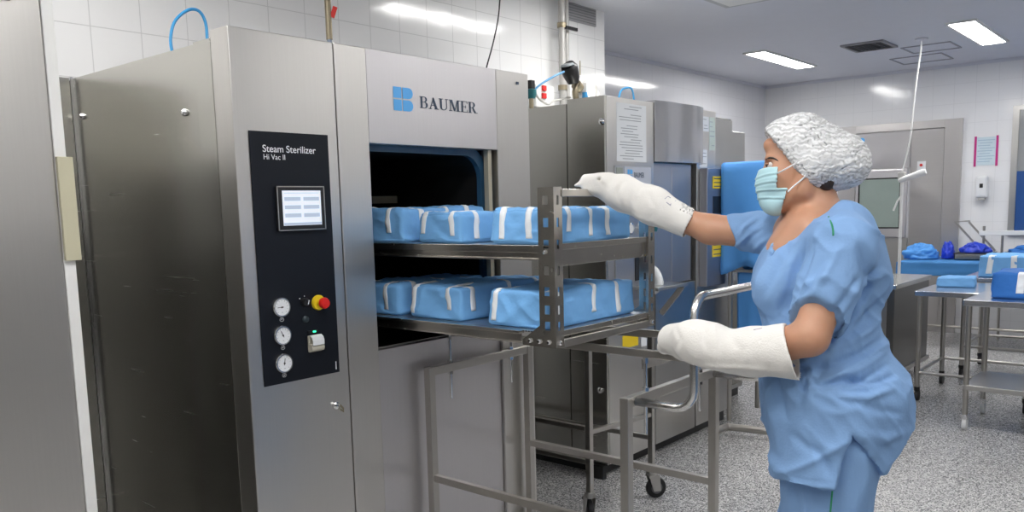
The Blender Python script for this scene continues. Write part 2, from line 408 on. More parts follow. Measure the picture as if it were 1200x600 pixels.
def serif_word(x, y, z, h, wd, parent, mat):
    """BAUMER in a roman serif face. built of stems, hairlines, bowls and slab serifs"""
    mb = MB(); T, H, S = .14, .05, .06     # stem, hairline, serif thickness, in units of cap height
    def rect(a, b, c, d): shape([(a, c), (b, c), (b, d), (a, d)])
    def shape(pts):
        mb.poly([(x+(ox+p[0])*sx, y, z+p[1]*h) for p in pts], (0, -1, 0), .0006)
    def bowl(cx, cy, rx, ry, t, t2, a0=-90, a1=90):
        n = 10
        for i in range(n):
            a = math.radians(a0+(a1-a0)*i/n); b = math.radians(a0+(a1-a0)*(i+1)/n)
            shape([(cx+rx*math.cos(a), cy+ry*math.sin(a)), (cx+rx*math.cos(b), cy+ry*math.sin(b)),
                   (cx+(rx-t)*math.cos(b), cy+(ry-t2)*math.sin(b)), (cx+(rx-t)*math.cos(a), cy+(ry-t2)*math.sin(a))])
    tot = .72+.86+.86+1.02+.70+.84+.02
    sx = wd/tot; ox = 0
    # B
    rect(.08, .08+T, 0, 1); rect(0, .32, 0, S); rect(0, .32, 1-S, 1)
    rect(.2, .38, 1-H, 1); rect(.2, .40, .5, .5+H); rect(.2, .40, 0, H)
    bowl(.36, .765, .24, .235, .13, H); bowl(.38, .277, .28, .277, .15, H); ox += .72
    # A
    shape([(.10, 0), (.16, 0), (.42, .86), (.40, 1)]); shape([(.36, 1), (.44, 1), (.76, 0), (.56, 0), (.34, .80)])
    rect(.22, .60, .30, .30+H); rect(.0, .26, 0, S); rect(.48, .86, 0, S); ox += .86
    # U
    rect(.12, .12+T, .3, 1); rect(.02, .38, 1-S, 1); rect(.64, .64+H, .3, 1); rect(.54, .80, 1-S, 1)
    n = 12
    for i in range(n):
        a = PI+PI*i/n; b = PI+PI*(i+1)/n
        t1 = T+(H-T)*i/n; t2 = T+(H-T)*(i+1)/n
        shape([(.408+.288*math.cos(a), .31+.32*math.sin(a)), (.408+.288*math.cos(b), .31+.32*math.sin(b)),
               (.408+(.288-t2)*math.cos(b), .31+.25*math.sin(b)), (.408+(.288-t1)*math.cos(a), .31+.25*math.sin(a))])
    ox += .86
    # M
    rect(.12, .12+H, 0, 1); rect(0, .28, 0, S); rect(.02, .20, 1-S, 1)
    shape([(.12, 1), (.30, 1), (.54, .16), (.48, 0)]); shape([(.48, 0), (.54, 0), (.80, 1), (.74, 1)])
    rect(.74, .74+T, 0, 1); rect(.64, 1.0, 0, S); rect(.74, 1.0, 1-S, 1); ox += 1.04
    # E
    rect(.08, .08+T, 0, 1); rect(0, .32, 0, S); rect(0, .32, 1-S, 1)
    rect(.2, .60, 1-H, 1); rect(.2, .62, 0, H); rect(.2, .46, .5-H/2, .5+H/2)
    rect(.57, .60, .78, 1); rect(.60, .63, 0, .25); rect(.44, .47, .38, .62); ox += .70
    # R
    rect(.08, .08+T, 0, 1); rect(0, .32, 0, S); rect(0, .32, 1-S, 1)
    rect(.2, .38, 1-H, 1); rect(.2, .40, .47, .47+H); bowl(.36, .75, .26, .25, .14, H)
    shape([(.34, .49), (.46, .52), (.74, 0), (.56, 0)]); rect(.56, .84, 0, S)
    mb.build('brand_lettering', mat, parent)
def logo_b(x, y, z, wd, h, parent, gap=.07):
    """square blue B emblem: four blocks round a white cross, right ones rounded"""
    mb = MB(); g = gap
    def sh(p): mb.poly([(x+a*wd, y, z+b*h) for a, b in p], (0, -1, 0), .0006)
    sh([(0, .5+g/2), (.44-g/2, .5+g/2), (.44-g/2, 1), (0, 1)]); sh([(0, 0), (.44-g/2, 0), (.44-g/2, .5-g/2), (0, .5-g/2)])
    for b0, b1 in ((.5+g/2, 1), (0, .5-g/2)):
        r = (b1-b0)/2; pts = [(.44+g/2, b0)]
        for i in range(9):
            a = -PI/2+PI*i/8; pts.append((1-r*.9+r*.9*math.cos(a), b0+r+r*math.sin(a)))
        pts.append((.44+g/2, b1)); sh(pts)
    mb.build('brand_emblem', M['logo'], parent)

# ------------------------------------------------------------------ sterilizer, first (near)
F1 = 2.10; H1 = 1.91
X0, XS_, XD0, XD1, X1 = 1.283, 1.640, 1.766, 2.389, 2.579
s1 = empty('steam_sterilizer', (1.9, 2.6, 0), 0, 'large stainless steel steam sterilizer with open chamber and black control panel, nearest the viewer', 'sterilizer')
# carcass: side skins, roof, back; the open door bay stays hollow
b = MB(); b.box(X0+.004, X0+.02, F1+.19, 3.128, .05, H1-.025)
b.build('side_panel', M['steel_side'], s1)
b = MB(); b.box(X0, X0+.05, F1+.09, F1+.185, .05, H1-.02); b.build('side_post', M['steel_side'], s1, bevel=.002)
MB().box(X1-.02, X1, F1+.061, 3.128, .05, H1-.01).build('side_panel', M['casing'], s1)  # unseen side, darkened to dim its reflection in the second sterilizer
MB().box(X0+.02, X1-.02, F1+.03, 3.12, H1-.04, H1-.025).build('roof_panel', M['steel'], s1)
MB().box(X0+.02, X1-.02, 3.10, 3.12, .05, H1-.04).build('rear_panel', M['steel_side'], s1)
MB().box(X0-.006, X0+.004, 3.118, 3.14, .05, H1-.02).build('edge_strip', M['chrome'], s1)
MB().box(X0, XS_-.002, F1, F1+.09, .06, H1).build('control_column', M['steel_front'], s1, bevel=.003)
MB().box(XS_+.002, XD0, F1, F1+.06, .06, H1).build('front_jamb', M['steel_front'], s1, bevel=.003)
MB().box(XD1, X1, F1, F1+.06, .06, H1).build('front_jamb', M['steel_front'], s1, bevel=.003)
hd = MB().box(XD0+.001, XD1-.001, F1+.001, F1+.05, 1.613, H1).build('header_panel', M['steel_door'], s1, bevel=.002)
MB().box(XD0+.002, XD1-.002, F1+.012, F1+.05, .06, .935).build('lower_panel', M['steel_door'], s1, bevel=.002)
MB().box(X0+.02, X1-.02, F1+.08, 3.1, 0, .05).build('plinth', M['black'], s1)
lg = logo_b(1.876, F1, 1.724, .087, .077, s1, gap=.06)
serif_word(1.994, F1, 1.740, .039, .288, s1, M['letters'])
# chamber mouth and chamber (dark, ribbed) behind the opening
def round_rect(x0, x1, z0, z1, r, n=8):
    out = []
    for cx, cz, a0 in ((x1-r, z1-r, 0), (x0+r, z1-r, 90), (x0+r, z0+r, 180), (x1-r, z0+r, 270)):
        for i in range(n+1):
            a = math.radians(a0+90*i/n); out.append((cx+r*math.cos(a), cz+r*math.sin(a)))
    return out
def ring_plate(outer, inner, y0, y1, name, mat, parent, smooth=None):
    bm = bmesh.new(); R = []
    for loop in (outer, inner):
        for y in (y0, y1): R.append([bm.verts.new((p[0], y, p[1])) for p in loop])
    n = len(outer)
    for a, b in ((0, 2), (3, 1), (1, 0), (2, 3)):
        for k in range(n):
            l = (k+1) % n; bm.faces.new((R[a][k], R[a][l], R[b][l], R[b][k]))
    mb = MB(); mb.bm.free(); mb.bm = bm; return mb.build(name, mat, parent, smooth=smooth)
CHX0, CHX1, CHZ0, CHZ1 = 1.70, 2.345, .93, 1.60
flange = MB(); flange.box(CHX1+.03, XD1+.04, 2.17, 2.20, .84, 1.68)
flange.box(CHX0-.02, CHX1+.03, 2.17, 2.20, 1.615, 1.68); flange.box(CHX0-.02, CHX1+.03, 2.17, 2.20, .84, .905)
flange.build('chamber_flange', plain('flange_steel', (.16, .16, .17), .35, .8), s1)
ring_plate(round_rect(CHX0-.03, CHX1+.034, CHZ0-.03, CHZ1+.022, .10), round_rect(CHX0, CHX1, CHZ0, CHZ1-.008, .085), 2.150, 2.172, 'door_gasket', M['gasket'], s1, smooth=True)
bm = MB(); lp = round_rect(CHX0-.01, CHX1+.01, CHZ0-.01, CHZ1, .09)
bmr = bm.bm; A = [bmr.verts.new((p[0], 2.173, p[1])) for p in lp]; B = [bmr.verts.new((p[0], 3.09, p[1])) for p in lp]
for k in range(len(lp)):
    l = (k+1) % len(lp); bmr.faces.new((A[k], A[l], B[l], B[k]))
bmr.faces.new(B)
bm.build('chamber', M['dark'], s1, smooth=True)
MB().box(2.352, 2.372, 2.118, 2.140, .96, 1.612).build('door_guide', plain('guide_beige', (.55, .50, .38), .4, .3), s1)
MB().box(XD0, XD1, F1+.05, 2.145, .925, .938).build('sill', M['steel'], s1)
for z in (1.015, 1.255):
    for xa, xb in ((1.83, 1.83), (2.32, 2.32)): MB().bar((xa, 2.56, z-.03), (xb, 3.05, z-.03), .02, .02).build('chamber_rail', M['cart'], s1)
rbm = plain('rack_beige', (.5, .46, .36), .4, .5)
rk = MB(); rk.bar((1.84, 2.62, 1.45), (2.07, 2.62, 1.45), .02, .03); rk.bar((2.07, 2.62, 1.45), (2.13, 2.62, 1.447), .03, .05); rk.build('inner_rack_bar', rbm, s1)
MB().bar((2.2, 2.62, 1.44), (2.33, 2.62, 1.44), .02, .03).build('inner_rack_bar', rbm, s1)
# fasteners on the side
for py, z in ((2.36, 1.70), (3.06, 1.75)):
    MB().lathe((X0+.004, py, z), (-1, 0, 0), [(.011, 0), (.011, .006), (.006, .012), (.0, .013)], 14).build('panel_lock', M['chrome'], s1, smooth=True)
MB().lathe((1.578, F1, .79), (0, -1, 0), [(.012, 0), (.012, .01), (.008, .014), (0, .015)], 18).build('panel_lock', M['chrome'], s1, smooth=True)
MB().tube([(1.592, F1-.006, .79), (1.600, F1-.012, .778), (1.604, F1-.008, .765), (1.594, F1-.006, .775)], .003, 8).build('key', M['brass'], s1)
MB().box(2.505, 2.517, F1-.004, F1, 1.865, 1.875).build('badge', M['letters'], s1)
MB().box(1.21, 1.26, 2.10, 2.16, 1.915, 1.93).build('roof_latch', M['brass'], s1) if False else None
# control panel
cp = MB().box(1.3285, 1.600, F1-.004, F1, .8945, 1.630).build('control_panel', M['panel'], s1, bevel=.001)
FY = F1-.004
def P1(px, py): return on(px, py, 'y', FY)
a = P1(308, 181); text_on_y('panel_lettering', 'Steam Sterilizer', (P1(370, 181).x-a.x), a.x, FY, 1.572, M['print'], cp, bold=.004)
a = P1(309, 187); text_on_y('panel_lettering', 'Hi Vac II', (P1(334, 185).x-a.x), a.x, FY, 1.551, M['print'], cp)
bz = MB().box(1.400, 1.568, FY-.010, FY, 1.345, 1.475)
bz = bz.build('screen_bezel', M['black'], cp, bevel=.002)
e = MB()
for q in ((1.400, 1.568, 1.472, 1.475), (1.400, 1.568, 1.345, 1.348), (1.400, 1.4035, 1.345, 1.475), (1.5645, 1.568, 1.345, 1.475)):
    e.box(q[0], q[1], FY-.0115, FY-.010, q[2], q[3])
e.build('bezel_rim', M['frame'], cp)
MB().box(1.418, 1.553, FY-.0115, FY-.0095, 1.360, 1.462).build('touch_screen', M['screen'], cp)
e = MB()
for i in range(3):
    for x in (1.424, 1.490): e.box(x, x+.056, FY-.0122, FY-.0115, 1.384+i*.024, 1.395+i*.024)
e.box(1.419, 1.552, FY-.0122, FY-.0115, 1.361, 1.368); e.box(1.424, 1.545, FY-.0122, FY-.0115, 1.454, 1.4555)
e.build('screen_buttons', M['screenink'], cp)
for n, (px, py, ang) in enumerate(((329, 360, 180), (330.3, 393, 115), (332, 425.5, 80))):
    c = P1(px, py); c.y = FY
    g = MB().lathe(c, (0, -1, 0), [(.0300, 0), (.0300, .006), (.0276, .009), (.0245, .009), (.0245, .005), (0, .005)], 36).build('pressure_gauge', M['chrome'], cp, smooth=True)
    MB().lathe(c+Vector((0, -.0055, 0)), (0, -1, 0), [(.0243, 0), (.0243, .0008), (0, .0008)], 32).build('dial_face', M['print'], g)
    r = math.radians(ang); nd = MB()
    nd.bar(c+Vector((-.006*math.cos(r), -.0072, -.006*math.sin(r))), c+Vector((.015*math.cos(r), -.0072, .015*math.sin(r))), .0012, .0016)
    nd.lathe(c+Vector((0, -.0064, 0)), (0, -1, 0), [(.0028, 0), (.0028, .0016), (0, .0016)], 12)
    for k in range(11):
        th = math.radians(225-27*k); u = Vector((math.cos(th), 0, math.sin(th)))
        nd.bar(c+u*.0185+Vector((0, -.0067, 0)), c+u*.0212+Vector((0, -.0067, 0)), .0006, .0008)
    nd.bar(c+Vector((-.002, -.0067, -.015)), c+Vector((.002, -.0067, -.015)), .002, .0008)
    nd.build('needle', M['black'], g)
    ic = MB(); cc = c+Vector((.001, 0, -.037)); n_ = 20
    for k in range(n_):
        a0, a1 = 2*PI*k/n_, 2*PI*(k+1)/n_
        ic.bar(cc+Vector((.0066*math.cos(a0), -.0004, .0055*math.sin(a0))), cc+Vector((.0066*math.cos(a1), -.0004, .0055*math.sin(a1))), .0006, .0009)
    ic.bar(cc+Vector((-.003, -.0004, .001-.002*n)), cc+Vector((.003, -.0004, .002)), .0006, .002)
    ic.build('gauge_symbol', M['print'], cp)
c = P1(372.5, 354.5); c.y = FY
MB().lathe(c, (0, -1, 0), [(.0235, 0), (.0235, .005), (.0215, .009), (.012, .009), (.012, .020)], 32).build('stop_button_base', M['yellow'], cp, smooth=True)
MB().lathe(c+Vector((0, -.02, 0)), (0, -1, 0), [(.009, 0), (.0165, .006), (.0175, .014), (.015, .020), (0, .022)], 28).build('emergency_stop_button', M['red'], cp, smooth=True)
c = P1(356, 354); c.y = FY
k_ = MB().lathe(c, (0, -1, 0), [(.0125, 0), (.012, .012), (.010, .016), (0, .016)], 20).build('selector_knob', M['black'], cp, smooth=True)
MB().bar(c+Vector((.004, -.0166, -.006)), c+Vector((.008, -.0166, .006)), .0018, .002).build('knob_mark', M['print'], k_)
e = MB(); e.bar(c+Vector((-.016, -.0004, .012)), c+Vector((-.012, -.0004, .012)), .001, .003); e.bar(c+Vector((.002, -.0004, .018)), c+Vector((.004, -.0004, .018)), .001, .003)
e.build('knob_legend', M['print'], cp)
c = P1(357.5, 374); c.y = FY
MB().lathe(c, (0, -1, 0), [(.0105, 0), (.0105, .006), (.007, .010), (0, .011)], 20).build('push_button', plain('dull_button', (.03, .045, .055), .4), cp, smooth=True)
c = P1(368, 402); c.y = FY
pr_ = MB().box(c.x-.024, c.x+.024, FY-.009, FY, c.z-.026, c.z+.026).build('printer', plain('printer_grey', (.42, .40, .33), .5), cp, bevel=.003)
pp = MB(); prof = [(-.010, .026), (-.020, .020), (-.024, .010), (-.024, -.004)]
for i in range(3):
    (y0, z0), (y1, z1) = prof[i], prof[i+1]
    pp.poly([(c.x-.021, FY+y0, c.z+z0), (c.x+.021, FY+y0, c.z+z0), (c.x+.021, FY+y1, c.z+z1), (c.x-.021, FY+y1, c.z+z1)], (0, -.4, .4), .002)
pp.build('paper_strip', M['paper'], pr_)
MB().cyl((c.x-.023, FY-.010, c.z-.012), (c.x+.023, FY-.010, c.z-.012), .012, 16).build('paper_roll', plain('roll', (.55, .52, .43), .6), pr_, smooth=True)
MB().box(c.x-.022, c.x+.012, FY-.006, FY, c.z+.032, c.z+.040).build('printer_led_bar', M['black'], cp)
MB().box(c.x-.006, c.x+.004, FY-.008, FY-.004, c.z+.034, c.z+.039).build('status_light', M['led'], cp)
MB().box(1.585, 1.588, FY-.001, FY, .905, .93).build('panel_mark', M['print'], cp)

# ------------------------------------------------------------------ sterilizer at the left edge, and the strip beside it
s0 = empty('steam_sterilizer', (.2, 2.6, 0), 0, 'plain stainless steel machine front cut off by the left edge of the photo', 'sterilizer')
MB().box(-.7, .808, F1, F1+.05, .04, 2.02).build('front_panel', M['steel_front'], s0, bevel=.003)
MB().box(-.69, .80, F1+.05, 3.1, .04, 1.60).build('casing', M['casing'], s0, bevel=.003)  # unseen body, darkened so the first sterilizer's side mirrors a dark lower part
MB().box(.70, .745, F1-.006, F1, 1.885, 1.895).build('badge', M['black'], s0)
MB().box(-.7, .78, F1+.06, 3.08, 0, .04).build('plinth', M['black'], s0)
t = MB().box(.8095, .836, F1-.002, F1+.04, 0, 2.66).build('corner_channel', M['white'], None, bevel=.002)
tag(t, 'narrow white vertical cable channel beside the machine at the left edge', 'cable channel')
t = MB().box(.8095, .846, F1-.014, F1-.0025, 1.297, 1.542).build('channel_cover', M['beige'], None, bevel=.002)
tag(t, 'short beige cover clipped over the white vertical channel', 'cover')
t = MB().box(.86, X0-.012, 3.11, 3.13, .02, 1.885).build('closing_panel', M['steel_side']); tag(t, 'dark steel closing panel in the gap between the two left machines', 'panel')
t = MB().box(.86, X0-.012, 3.135, 3.28, 1.84, 1.88).build('gap_shelf', plain('brown_shelf', (.16, .13, .11), .5)); tag(t, 'brown ledge on the wall behind the gap between the left machines', 'ledge')

# ------------------------------------------------------------------ sterilizer, second
F2 = 2.32; H2 = 1.925
s2 = empty('steam_sterilizer', (4.0, 2.8, 0), 0, 'stainless steel sterilizer with paper notice and closed door, behind the loaded rack', 'sterilizer')
X2 = 3.43
b = MB().box(X2, X2+.02, F2, 2.545, .07, H2).build('side_panel', M['steel_side'], s2, bevel=.002)
MB().box(X2, X2+.02, 2.55, 3.10, .07, H2-.02).build('side_panel', M['steel_side'], s2, bevel=.002)
MB().box(X2+.02, 4.90, F2+.05, 3.10, .07, H2-.02).build('casing', M['steel_side'], s2)
MB().box(X2+.022, 3.892, F2, F2+.05, .07, H2).build('front_column', M['steel_front'], s2, bevel=.003)
# header panel: slightly bulged sheet
bm = bmesh.new(); NX = 24; L = []
for j in range(2):
    z = (1.618, H2+.012)[j]; row = []
    for i in range(NX+1):
        u = i/NX; x = 3.894+u*(4.43-3.894); y = F2-.006-.022*math.sin(PI*u)-.006*math.sin(3*PI*u)
        row.append((x, y, z))
    L.append(row)
mb = MB(); mb.bm.free(); mb.bm = bm
fr_ = [[bm.verts.new(p) for p in r] for r in L]; bk_ = [[bm.verts.new((p[0], F2+.05, p[2])) for p in r] for r in L]
for i in range(NX):
    bm.faces.new((fr_[0][i], fr_[0][i+1], fr_[1][i+1], fr_[1][i])); bm.faces.new((bk_[0][i+1], bk_[0][i], bk_[1][i], bk_[1][i+1]))
    bm.faces.new((fr_[1][i], fr_[1][i+1], bk_[1][i+1], bk_[1][i])); bm.faces.new((fr_[0][i+1], fr_[0][i], bk_[0][i], bk_[0][i+1]))
bm.faces.new((fr_[0][0], fr_[1][0], bk_[1][0], bk_[0][0])); bm.faces.new((fr_[0][NX], bk_[0][NX], bk_[1][NX], fr_[1][NX]))
mb.build('header_panel', M['steel_wavy'], s2, smooth=True)
MB().box(3.90, 4.10, F2+.012, F2+.05, .95, 1.612).build('door', M['steel_matte'], s2, bevel=.003)
MB().box(4.105, 4.325, F2+.014, F2+.05, .95, 1.612).build('door', M['steel_matte'], s2, bevel=.003)
MB().box(3.90, 4.345, F2-.004, F2+.05, .07, .945).build('lower_panel', M['steel'], s2, bevel=.003)
MB().box(4.33, 4.365, F2+.03, F2+.05, .95, 1.612).build('door_gap', M['black'], s2)
MB().box(4.368, 4.60, F2, F2+.05, .07, H2).build('front_column', M['steel_front'], s2, bevel=.003)
MB().box(4.605, 4.90, F2+.04, F2+.05, .07, H2-.03).build('front_column', M['steel'], s2)
MB().box(X2+.05, 4.85, F2+.06, 3.05, .0, .07).build('plinth', M['black'], s2)
# control box with yellow labels standing proud of the right column
cb = MB().box(4.40, 4.64, F2-.05, F2, .905, 1.592).build('control_box', steel('bluish_steel', (.42, .43, .48), .48, (2, 2, 80), wob=.002), s2, bevel=.004)
MB().box(4.47, 4.60, F2-.053, F2-.049, 1.33, 1.43).build('recess', M['black'], cb)
for z0, z1, n in ((1.475, 1.545, 3), (1.075, 1.215, 5)):
    lb = MB().box(4.465, 4.595, F2-.0525, F2-.050, z0, z1).build('warning_label', M['yellow'], cb)
    e = MB()
    for i in range(n):
        z = z0+(z1-z0)*(i+.6)/(n+.2); e.box(4.477, 4.583-.012*(i % 2), F2-.0532, F2-.0525, z-.003, z+.003)
    e.build('label_lines', M['letters'], lb)
# paper notice, logo plate, control strip
def notice(name, x0, x1, z0, z1, y, parent, rows, mat=M['paper'], seed=1):
    n = MB().box(x0, x1, y-.0012, y-.0002, z0, z1).build(name, mat, parent)
    rnd = random.Random(seed); e = MB(); wd = x1-x0
    for i in range(rows):
        z = z1-(z1-z0)*(i+1)/(rows+1); l = rnd.uniform(.35, .85); s = rnd.uniform(.08, .9-l) if l < .8 else .08
        if rnd.random() < .2: continue
        e.box(x0+wd*s, x0+wd*(s+l), y-.0016, y-.0012, z-.0018, z+.0018)
    e.build('printed_lines', M['ink'], n); return n
notice('paper_notice', 3.535, 3.815, 1.612, 1.900, F2, s2, 20)
lp_ = MB().box(3.51, 3.86, F2-.006, F2, .90, 1.590).build('control_panel', steel('panel_steel', (.55, .56, .58), .35, (2, 2, 60), wob=.002), s2, bevel=.002)
MB().box(3.522, 3.578, F2-.008, F2-.006, 1.51, 1.58).build('clear_holder', plain('greenish', (.35, .38, .33), .3), lp_)
e = MB().box(3.592, 3.85, F2-.0075, F2-.006, 1.495, 1.585).build('nameplate', plain('plate_grey', (.55, .58, .66), .4), lp_)
logo_b(3.622, F2-.0078, 1.52, .048, .052, lp_, gap=.1)
text_on_y('brand_lettering', 'BAUMER', .095, 3.685, F2-.0078, 1.532, M['letters'], lp_, height=.026)
MB().box(3.60, 3.84, F2-.0075, F2-.006, 1.455, 1.487).build('label_strip', M['print'], lp_)
for px in (737, 751):
    c = on(px, 268, 'y', F2-.006)
    g = MB().lathe(c, (0, -1, 0), [(.030, 0), (.030, .014), (.024, .016), (.024, .010), (0, .010)], 24).build('pressure_gauge', M['chrome'], lp_, smooth=True)
    MB().lathe(c+Vector((0, -.0105, 0)), (0, -1, 0), [(.023, 0), (.023, .001), (0, .001)], 20).build('dial_face', M['print'], g)
c = on(765, 268, 'y', F2-.006); MB().lathe(c, (0, -1, 0), [(.016, 0), (.016, .02), (0, .022)], 18).build('knob', M['teal'], lp_, smooth=True)
MB().box(3.60, 3.68, F2-.0075, F2-.006, 1.345, 1.365).build('label_strip', M['print'], lp_)
c = on(753, 296, 'y', F2-.006); MB().lathe(c, (0, -1, 0), [(.018, 0), (.018, .012), (0, .014)], 18).build('yellow_button', M['yellow'], lp_, smooth=True)
MB().box(3.69, 3.84, F2-.010, F2-.006, 1.0, 1.13).build('printer_recess', M['black'], lp_)
MB().tube(smooth_path([(3.80, F2-.012, 1.07), (3.82, F2-.05, 1.04), (3.81, F2-.08, .98), (3.80, F2-.05, .94), (3.79, F2-.02, .95)]), .022, 10).build('paper_roll_tail', M['paper'], lp_, smooth=True)
MB().box(3.575, 3.725, F2-.0012, F2, .655, .722).build('warning_label', M['yellow'], s2)
MB().box(3.755, 3.81, F2-.0012, F2, .64, .712).build('warning_label', M['paper'], s2)
MB().box(4.28, 4.345, F2-.006, F2-.004, .99, .985+.07).build('handle_plate', M['steel'], s2) if False else None
notice('paper_notice', 4.40, 4.51, 1.805, 1.89, F2, s2, 4, seed=3); notice('paper_notice', 4.515, 4.59, 1.70, 1.89, F2, s2, 6, plain('greenpaper', (.6, .66, .58), .6), 4)
notice('paper_notice', 4.40, 4.49, 1.60, 1.70, F2, s2, 4, seed=5)
for p, z in ((2.335, 1.80), (2.36, .46)):
    MB().lathe((X2, p, z), (-1, 0, 0), [(.016, 0), (.016, .008), (.008, .014), (0, .015)], 14).build('panel_lock', M['chrome'], s2, smooth=True)
MB().box(X2-.03, X2, 2.33, 2.42, .0, .07).build('foot', M['black'], s2)

# machine beyond, only its top shows over the blue cover
s3 = empty('steam_sterilizer', (5.4, 2.9, 0), 0, 'lower grey steel cabinet standing just beyond the second sterilizer', 'sterilizer')
MB().box(4.92, 5.60, 2.60, 3.30, .06, 1.875).build('casing', M['steel'], s3, bevel=.004)
MB().box(4.93, 5.59, 2.585, 2.60, .10, .95).build('lower_panel', M['steel_side'], s3, bevel=.002)
MB().box(4.95, 5.57, 2.62, 3.28, 0, .06).build('plinth', M['black'], s3)

# ------------------------------------------------------------------ built-in pass-through sterilizer in the far wall
s4 = empty('pass_through_sterilizer', (XE, 2.6, 0), 0, 'steel sterilizer built into the far white tiled wall, with small window', 'sterilizer')
fx = XE-.04
b = MB(); b.box(fx, XE-.001, 2.03, 2.19, 0, 2.165); b.box(fx, XE-.001, 3.06, 3.24, 0, 2.165); b.box(fx, XE-.001, 2.19, 3.06, 2.085, 2.165)
b.build('wall_frame', steel('frame_dark', (.58, .56, .55), .35, (2, 2, 60), wob=.01), s4, bevel=.002)
MB().box(fx+.015, XE-.001, 2.195, 2.505, 0, 2.08).build('side_door', steel('mid_steel', (.64, .62, .61), .3, (2, 2, 60), wob=.03), s4, bevel=.002)
MB().box(fx+.01, XE-.001, 2.515, 3.055, 1.70, 2.08).build('top_panel', steel('shine_steel', (.82, .80, .80), .25, (60, 60, 2), wob=.05), s4, bevel=.002)
dr = MB().box(fx-.01, XE-.001, 2.53, 3.05, .98, 1.69).build('door', steel('door_far', (.74, .72, .73), .35, (2, 2, 60), wob=.01), s4, bevel=.006)
MB().box(fx-.014, fx-.010, 2.58, 3.02, 1.07, 1.605).build('window_gasket', M['black'], dr, bevel=.004)
MB().box(fx-.016, fx-.0135, 2.60, 3.00, 1.085, 1.59).build('window_glass', M['glass'], dr)
MB().box(fx+.01, XE-.001, 2.515, 3.055, 0, .97).build('lower_panel', M['steel'], s4, bevel=.002)
MB().lathe((fx+.009, 3.0, 2.01), (-1, 0, 0), [(.028, 0), (.028, .003), (0, .003)], 20).build('brand_dot', M['logo'], s4)
MB().poly([(fx-.0105, 2.79, 1.015), (fx-.0105, 2.85, 1.015), (fx-.0105, 2.82, 1.065)], (-1, 0, 0), .002).build('warning_triangle', M['yellow'], dr)
pl = MB().box(fx+.005, fx+.015, 2.36, 2.44, 1.66, 1.76).build('switch_plate', M['whiteplastic'], s4); MB().lathe((fx+.005, 2.40, 1.72), (-1, 0, 0), [(.014, 0), (.014, .012), (0, .013)], 14).build('switch_button', M['red'], s4, smooth=True)

# paper with magenta edges + dispenser on the far wall
t = empty('wall_notice', (XE, 1.82, 1.82), 0, 'pale blue notice with two magenta edge strips on the far white wall', 'notice')
MB().box(XE-.004, XE-.001, 1.73, 1.91, 1.69, 1.965).build('notice_sheet', M['paleblue'], t)
for y in (1.715, 1.905): MB().box(XE-.008, XE-.001, y, y+.02, 1.68, 1.975).build('edge_strip', M['pink'], t)
e = MB()
for i in range(9):
    z = 1.935-i*.026; e.box(XE-.005, XE-.004, 1.745+.02*(i % 3), 1.895-.015*(i % 2), z-.004, z+.004)
e.build('printed_lines', plain('notice_ink', (.40, .55, .66), .6), t)
t = empty('soap_dispenser', (XE, 1.83, 1.47), 0, 'white soap dispenser on the far wall under the notice with magenta edges', 'dispenser')
MB().box(XE-.10, XE-.001, 1.775, 1.885, 1.37, 1.59).build('dispenser_body', M['whiteplastic'], t, bevel=.025)
MB().box(XE-.104, XE-.099, 1.815, 1.845, 1.47, 1.51).build('sight_window', M['black'], t, bevel=.002)
MB().box(XE-.085, XE-.02, 1.80, 1.86, 1.345, 1.37).build('nozzle', M['pipe'], t, bevel=.006)

# ------------------------------------------------------------------ pipes, hoses and fittings above the machines
t = empty('wall_pipe', (4.34, 3.22, ZC), 0, 'two slim grey pipes running down the back wall to the second sterilizer', 'pipe')
a, bq = on(648, 0, 'y', 3.22), on(651, 112, 'y', 3.22)
MB().cyl((4.30, 3.22, ZC-.001), (4.30, 3.22, 2.0), .022).build('pipe', M['pipe'], t, smooth=True)
MB().cyl((4.375, 3.24, ZC-.001), (4.375, 3.24, 2.0), .016).build('pipe', M['pipe'], t, smooth=True)
for z in (2.50, 2.12): MB().lathe((4.30, 3.22, z), (0, 0, 1), [(.03, 0), (.03, .03)], 16).build('pipe_clamp', M['brass'], t)
MB().bar((4.30, 3.19, 2.50), (4.42, 3.19, 2.50), .012, .02).build('valve_lever', M['black'], t)
MB().cyl((4.53, 3.25, 2.24), (4.53, 3.25, 2.33), .004).build('thermometer', M['brass'], t)
t = empty('vent_grille', (4.61, 3.29, 2.65), 0, 'grey louvred vent high on the white back wall above the second sterilizer', 'air vent')
MB().box(4.44, 4.775, YB-.012, YB-.001, 2.585, 2.695).build('vent_frame', plain('grille_grey', (.36, .36, .37), .5), t)
e = MB()
for i in range(6): e.box(4.45, 4.765, YB-.016, YB-.012, 2.595+i*.017, 2.600+i*.017)
e.build('louvre', plain('grille_dark', (.22, .22, .23), .5), t)
# vertical hose with red tap
t = empty('water_line', (2.5, 3.0, H1), 0, 'thin vertical supply pipe with a red tap rising behind the first sterilizer', 'pipe')
a = on(386, 44, 'y', 3.05); MB().cyl((a.x, 3.05, H1-.03), (a.x, 3.05, 2.26), .010).build('lower_hose', plain('clear_hose', (.35, .42, .55), .3), t, smooth=True)
a2 = on(385, 20, 'y', 3.05); MB().cyl((a.x, 3.05, 2.15), (a.x, 3.05, 2.32), .014).build('fitting', M['brass'], t, smooth=True)
MB().cyl((a.x, 3.05, 2.32), (a.x, 3.05, ZC-.001), .009).build('riser', M['pipe'], t, smooth=True)
MB().bar((a.x+.012, 3.04, 2.245), (a.x+.025, 3.03, 2.29), .012, .02).build('tap_lever', M['red'], t)
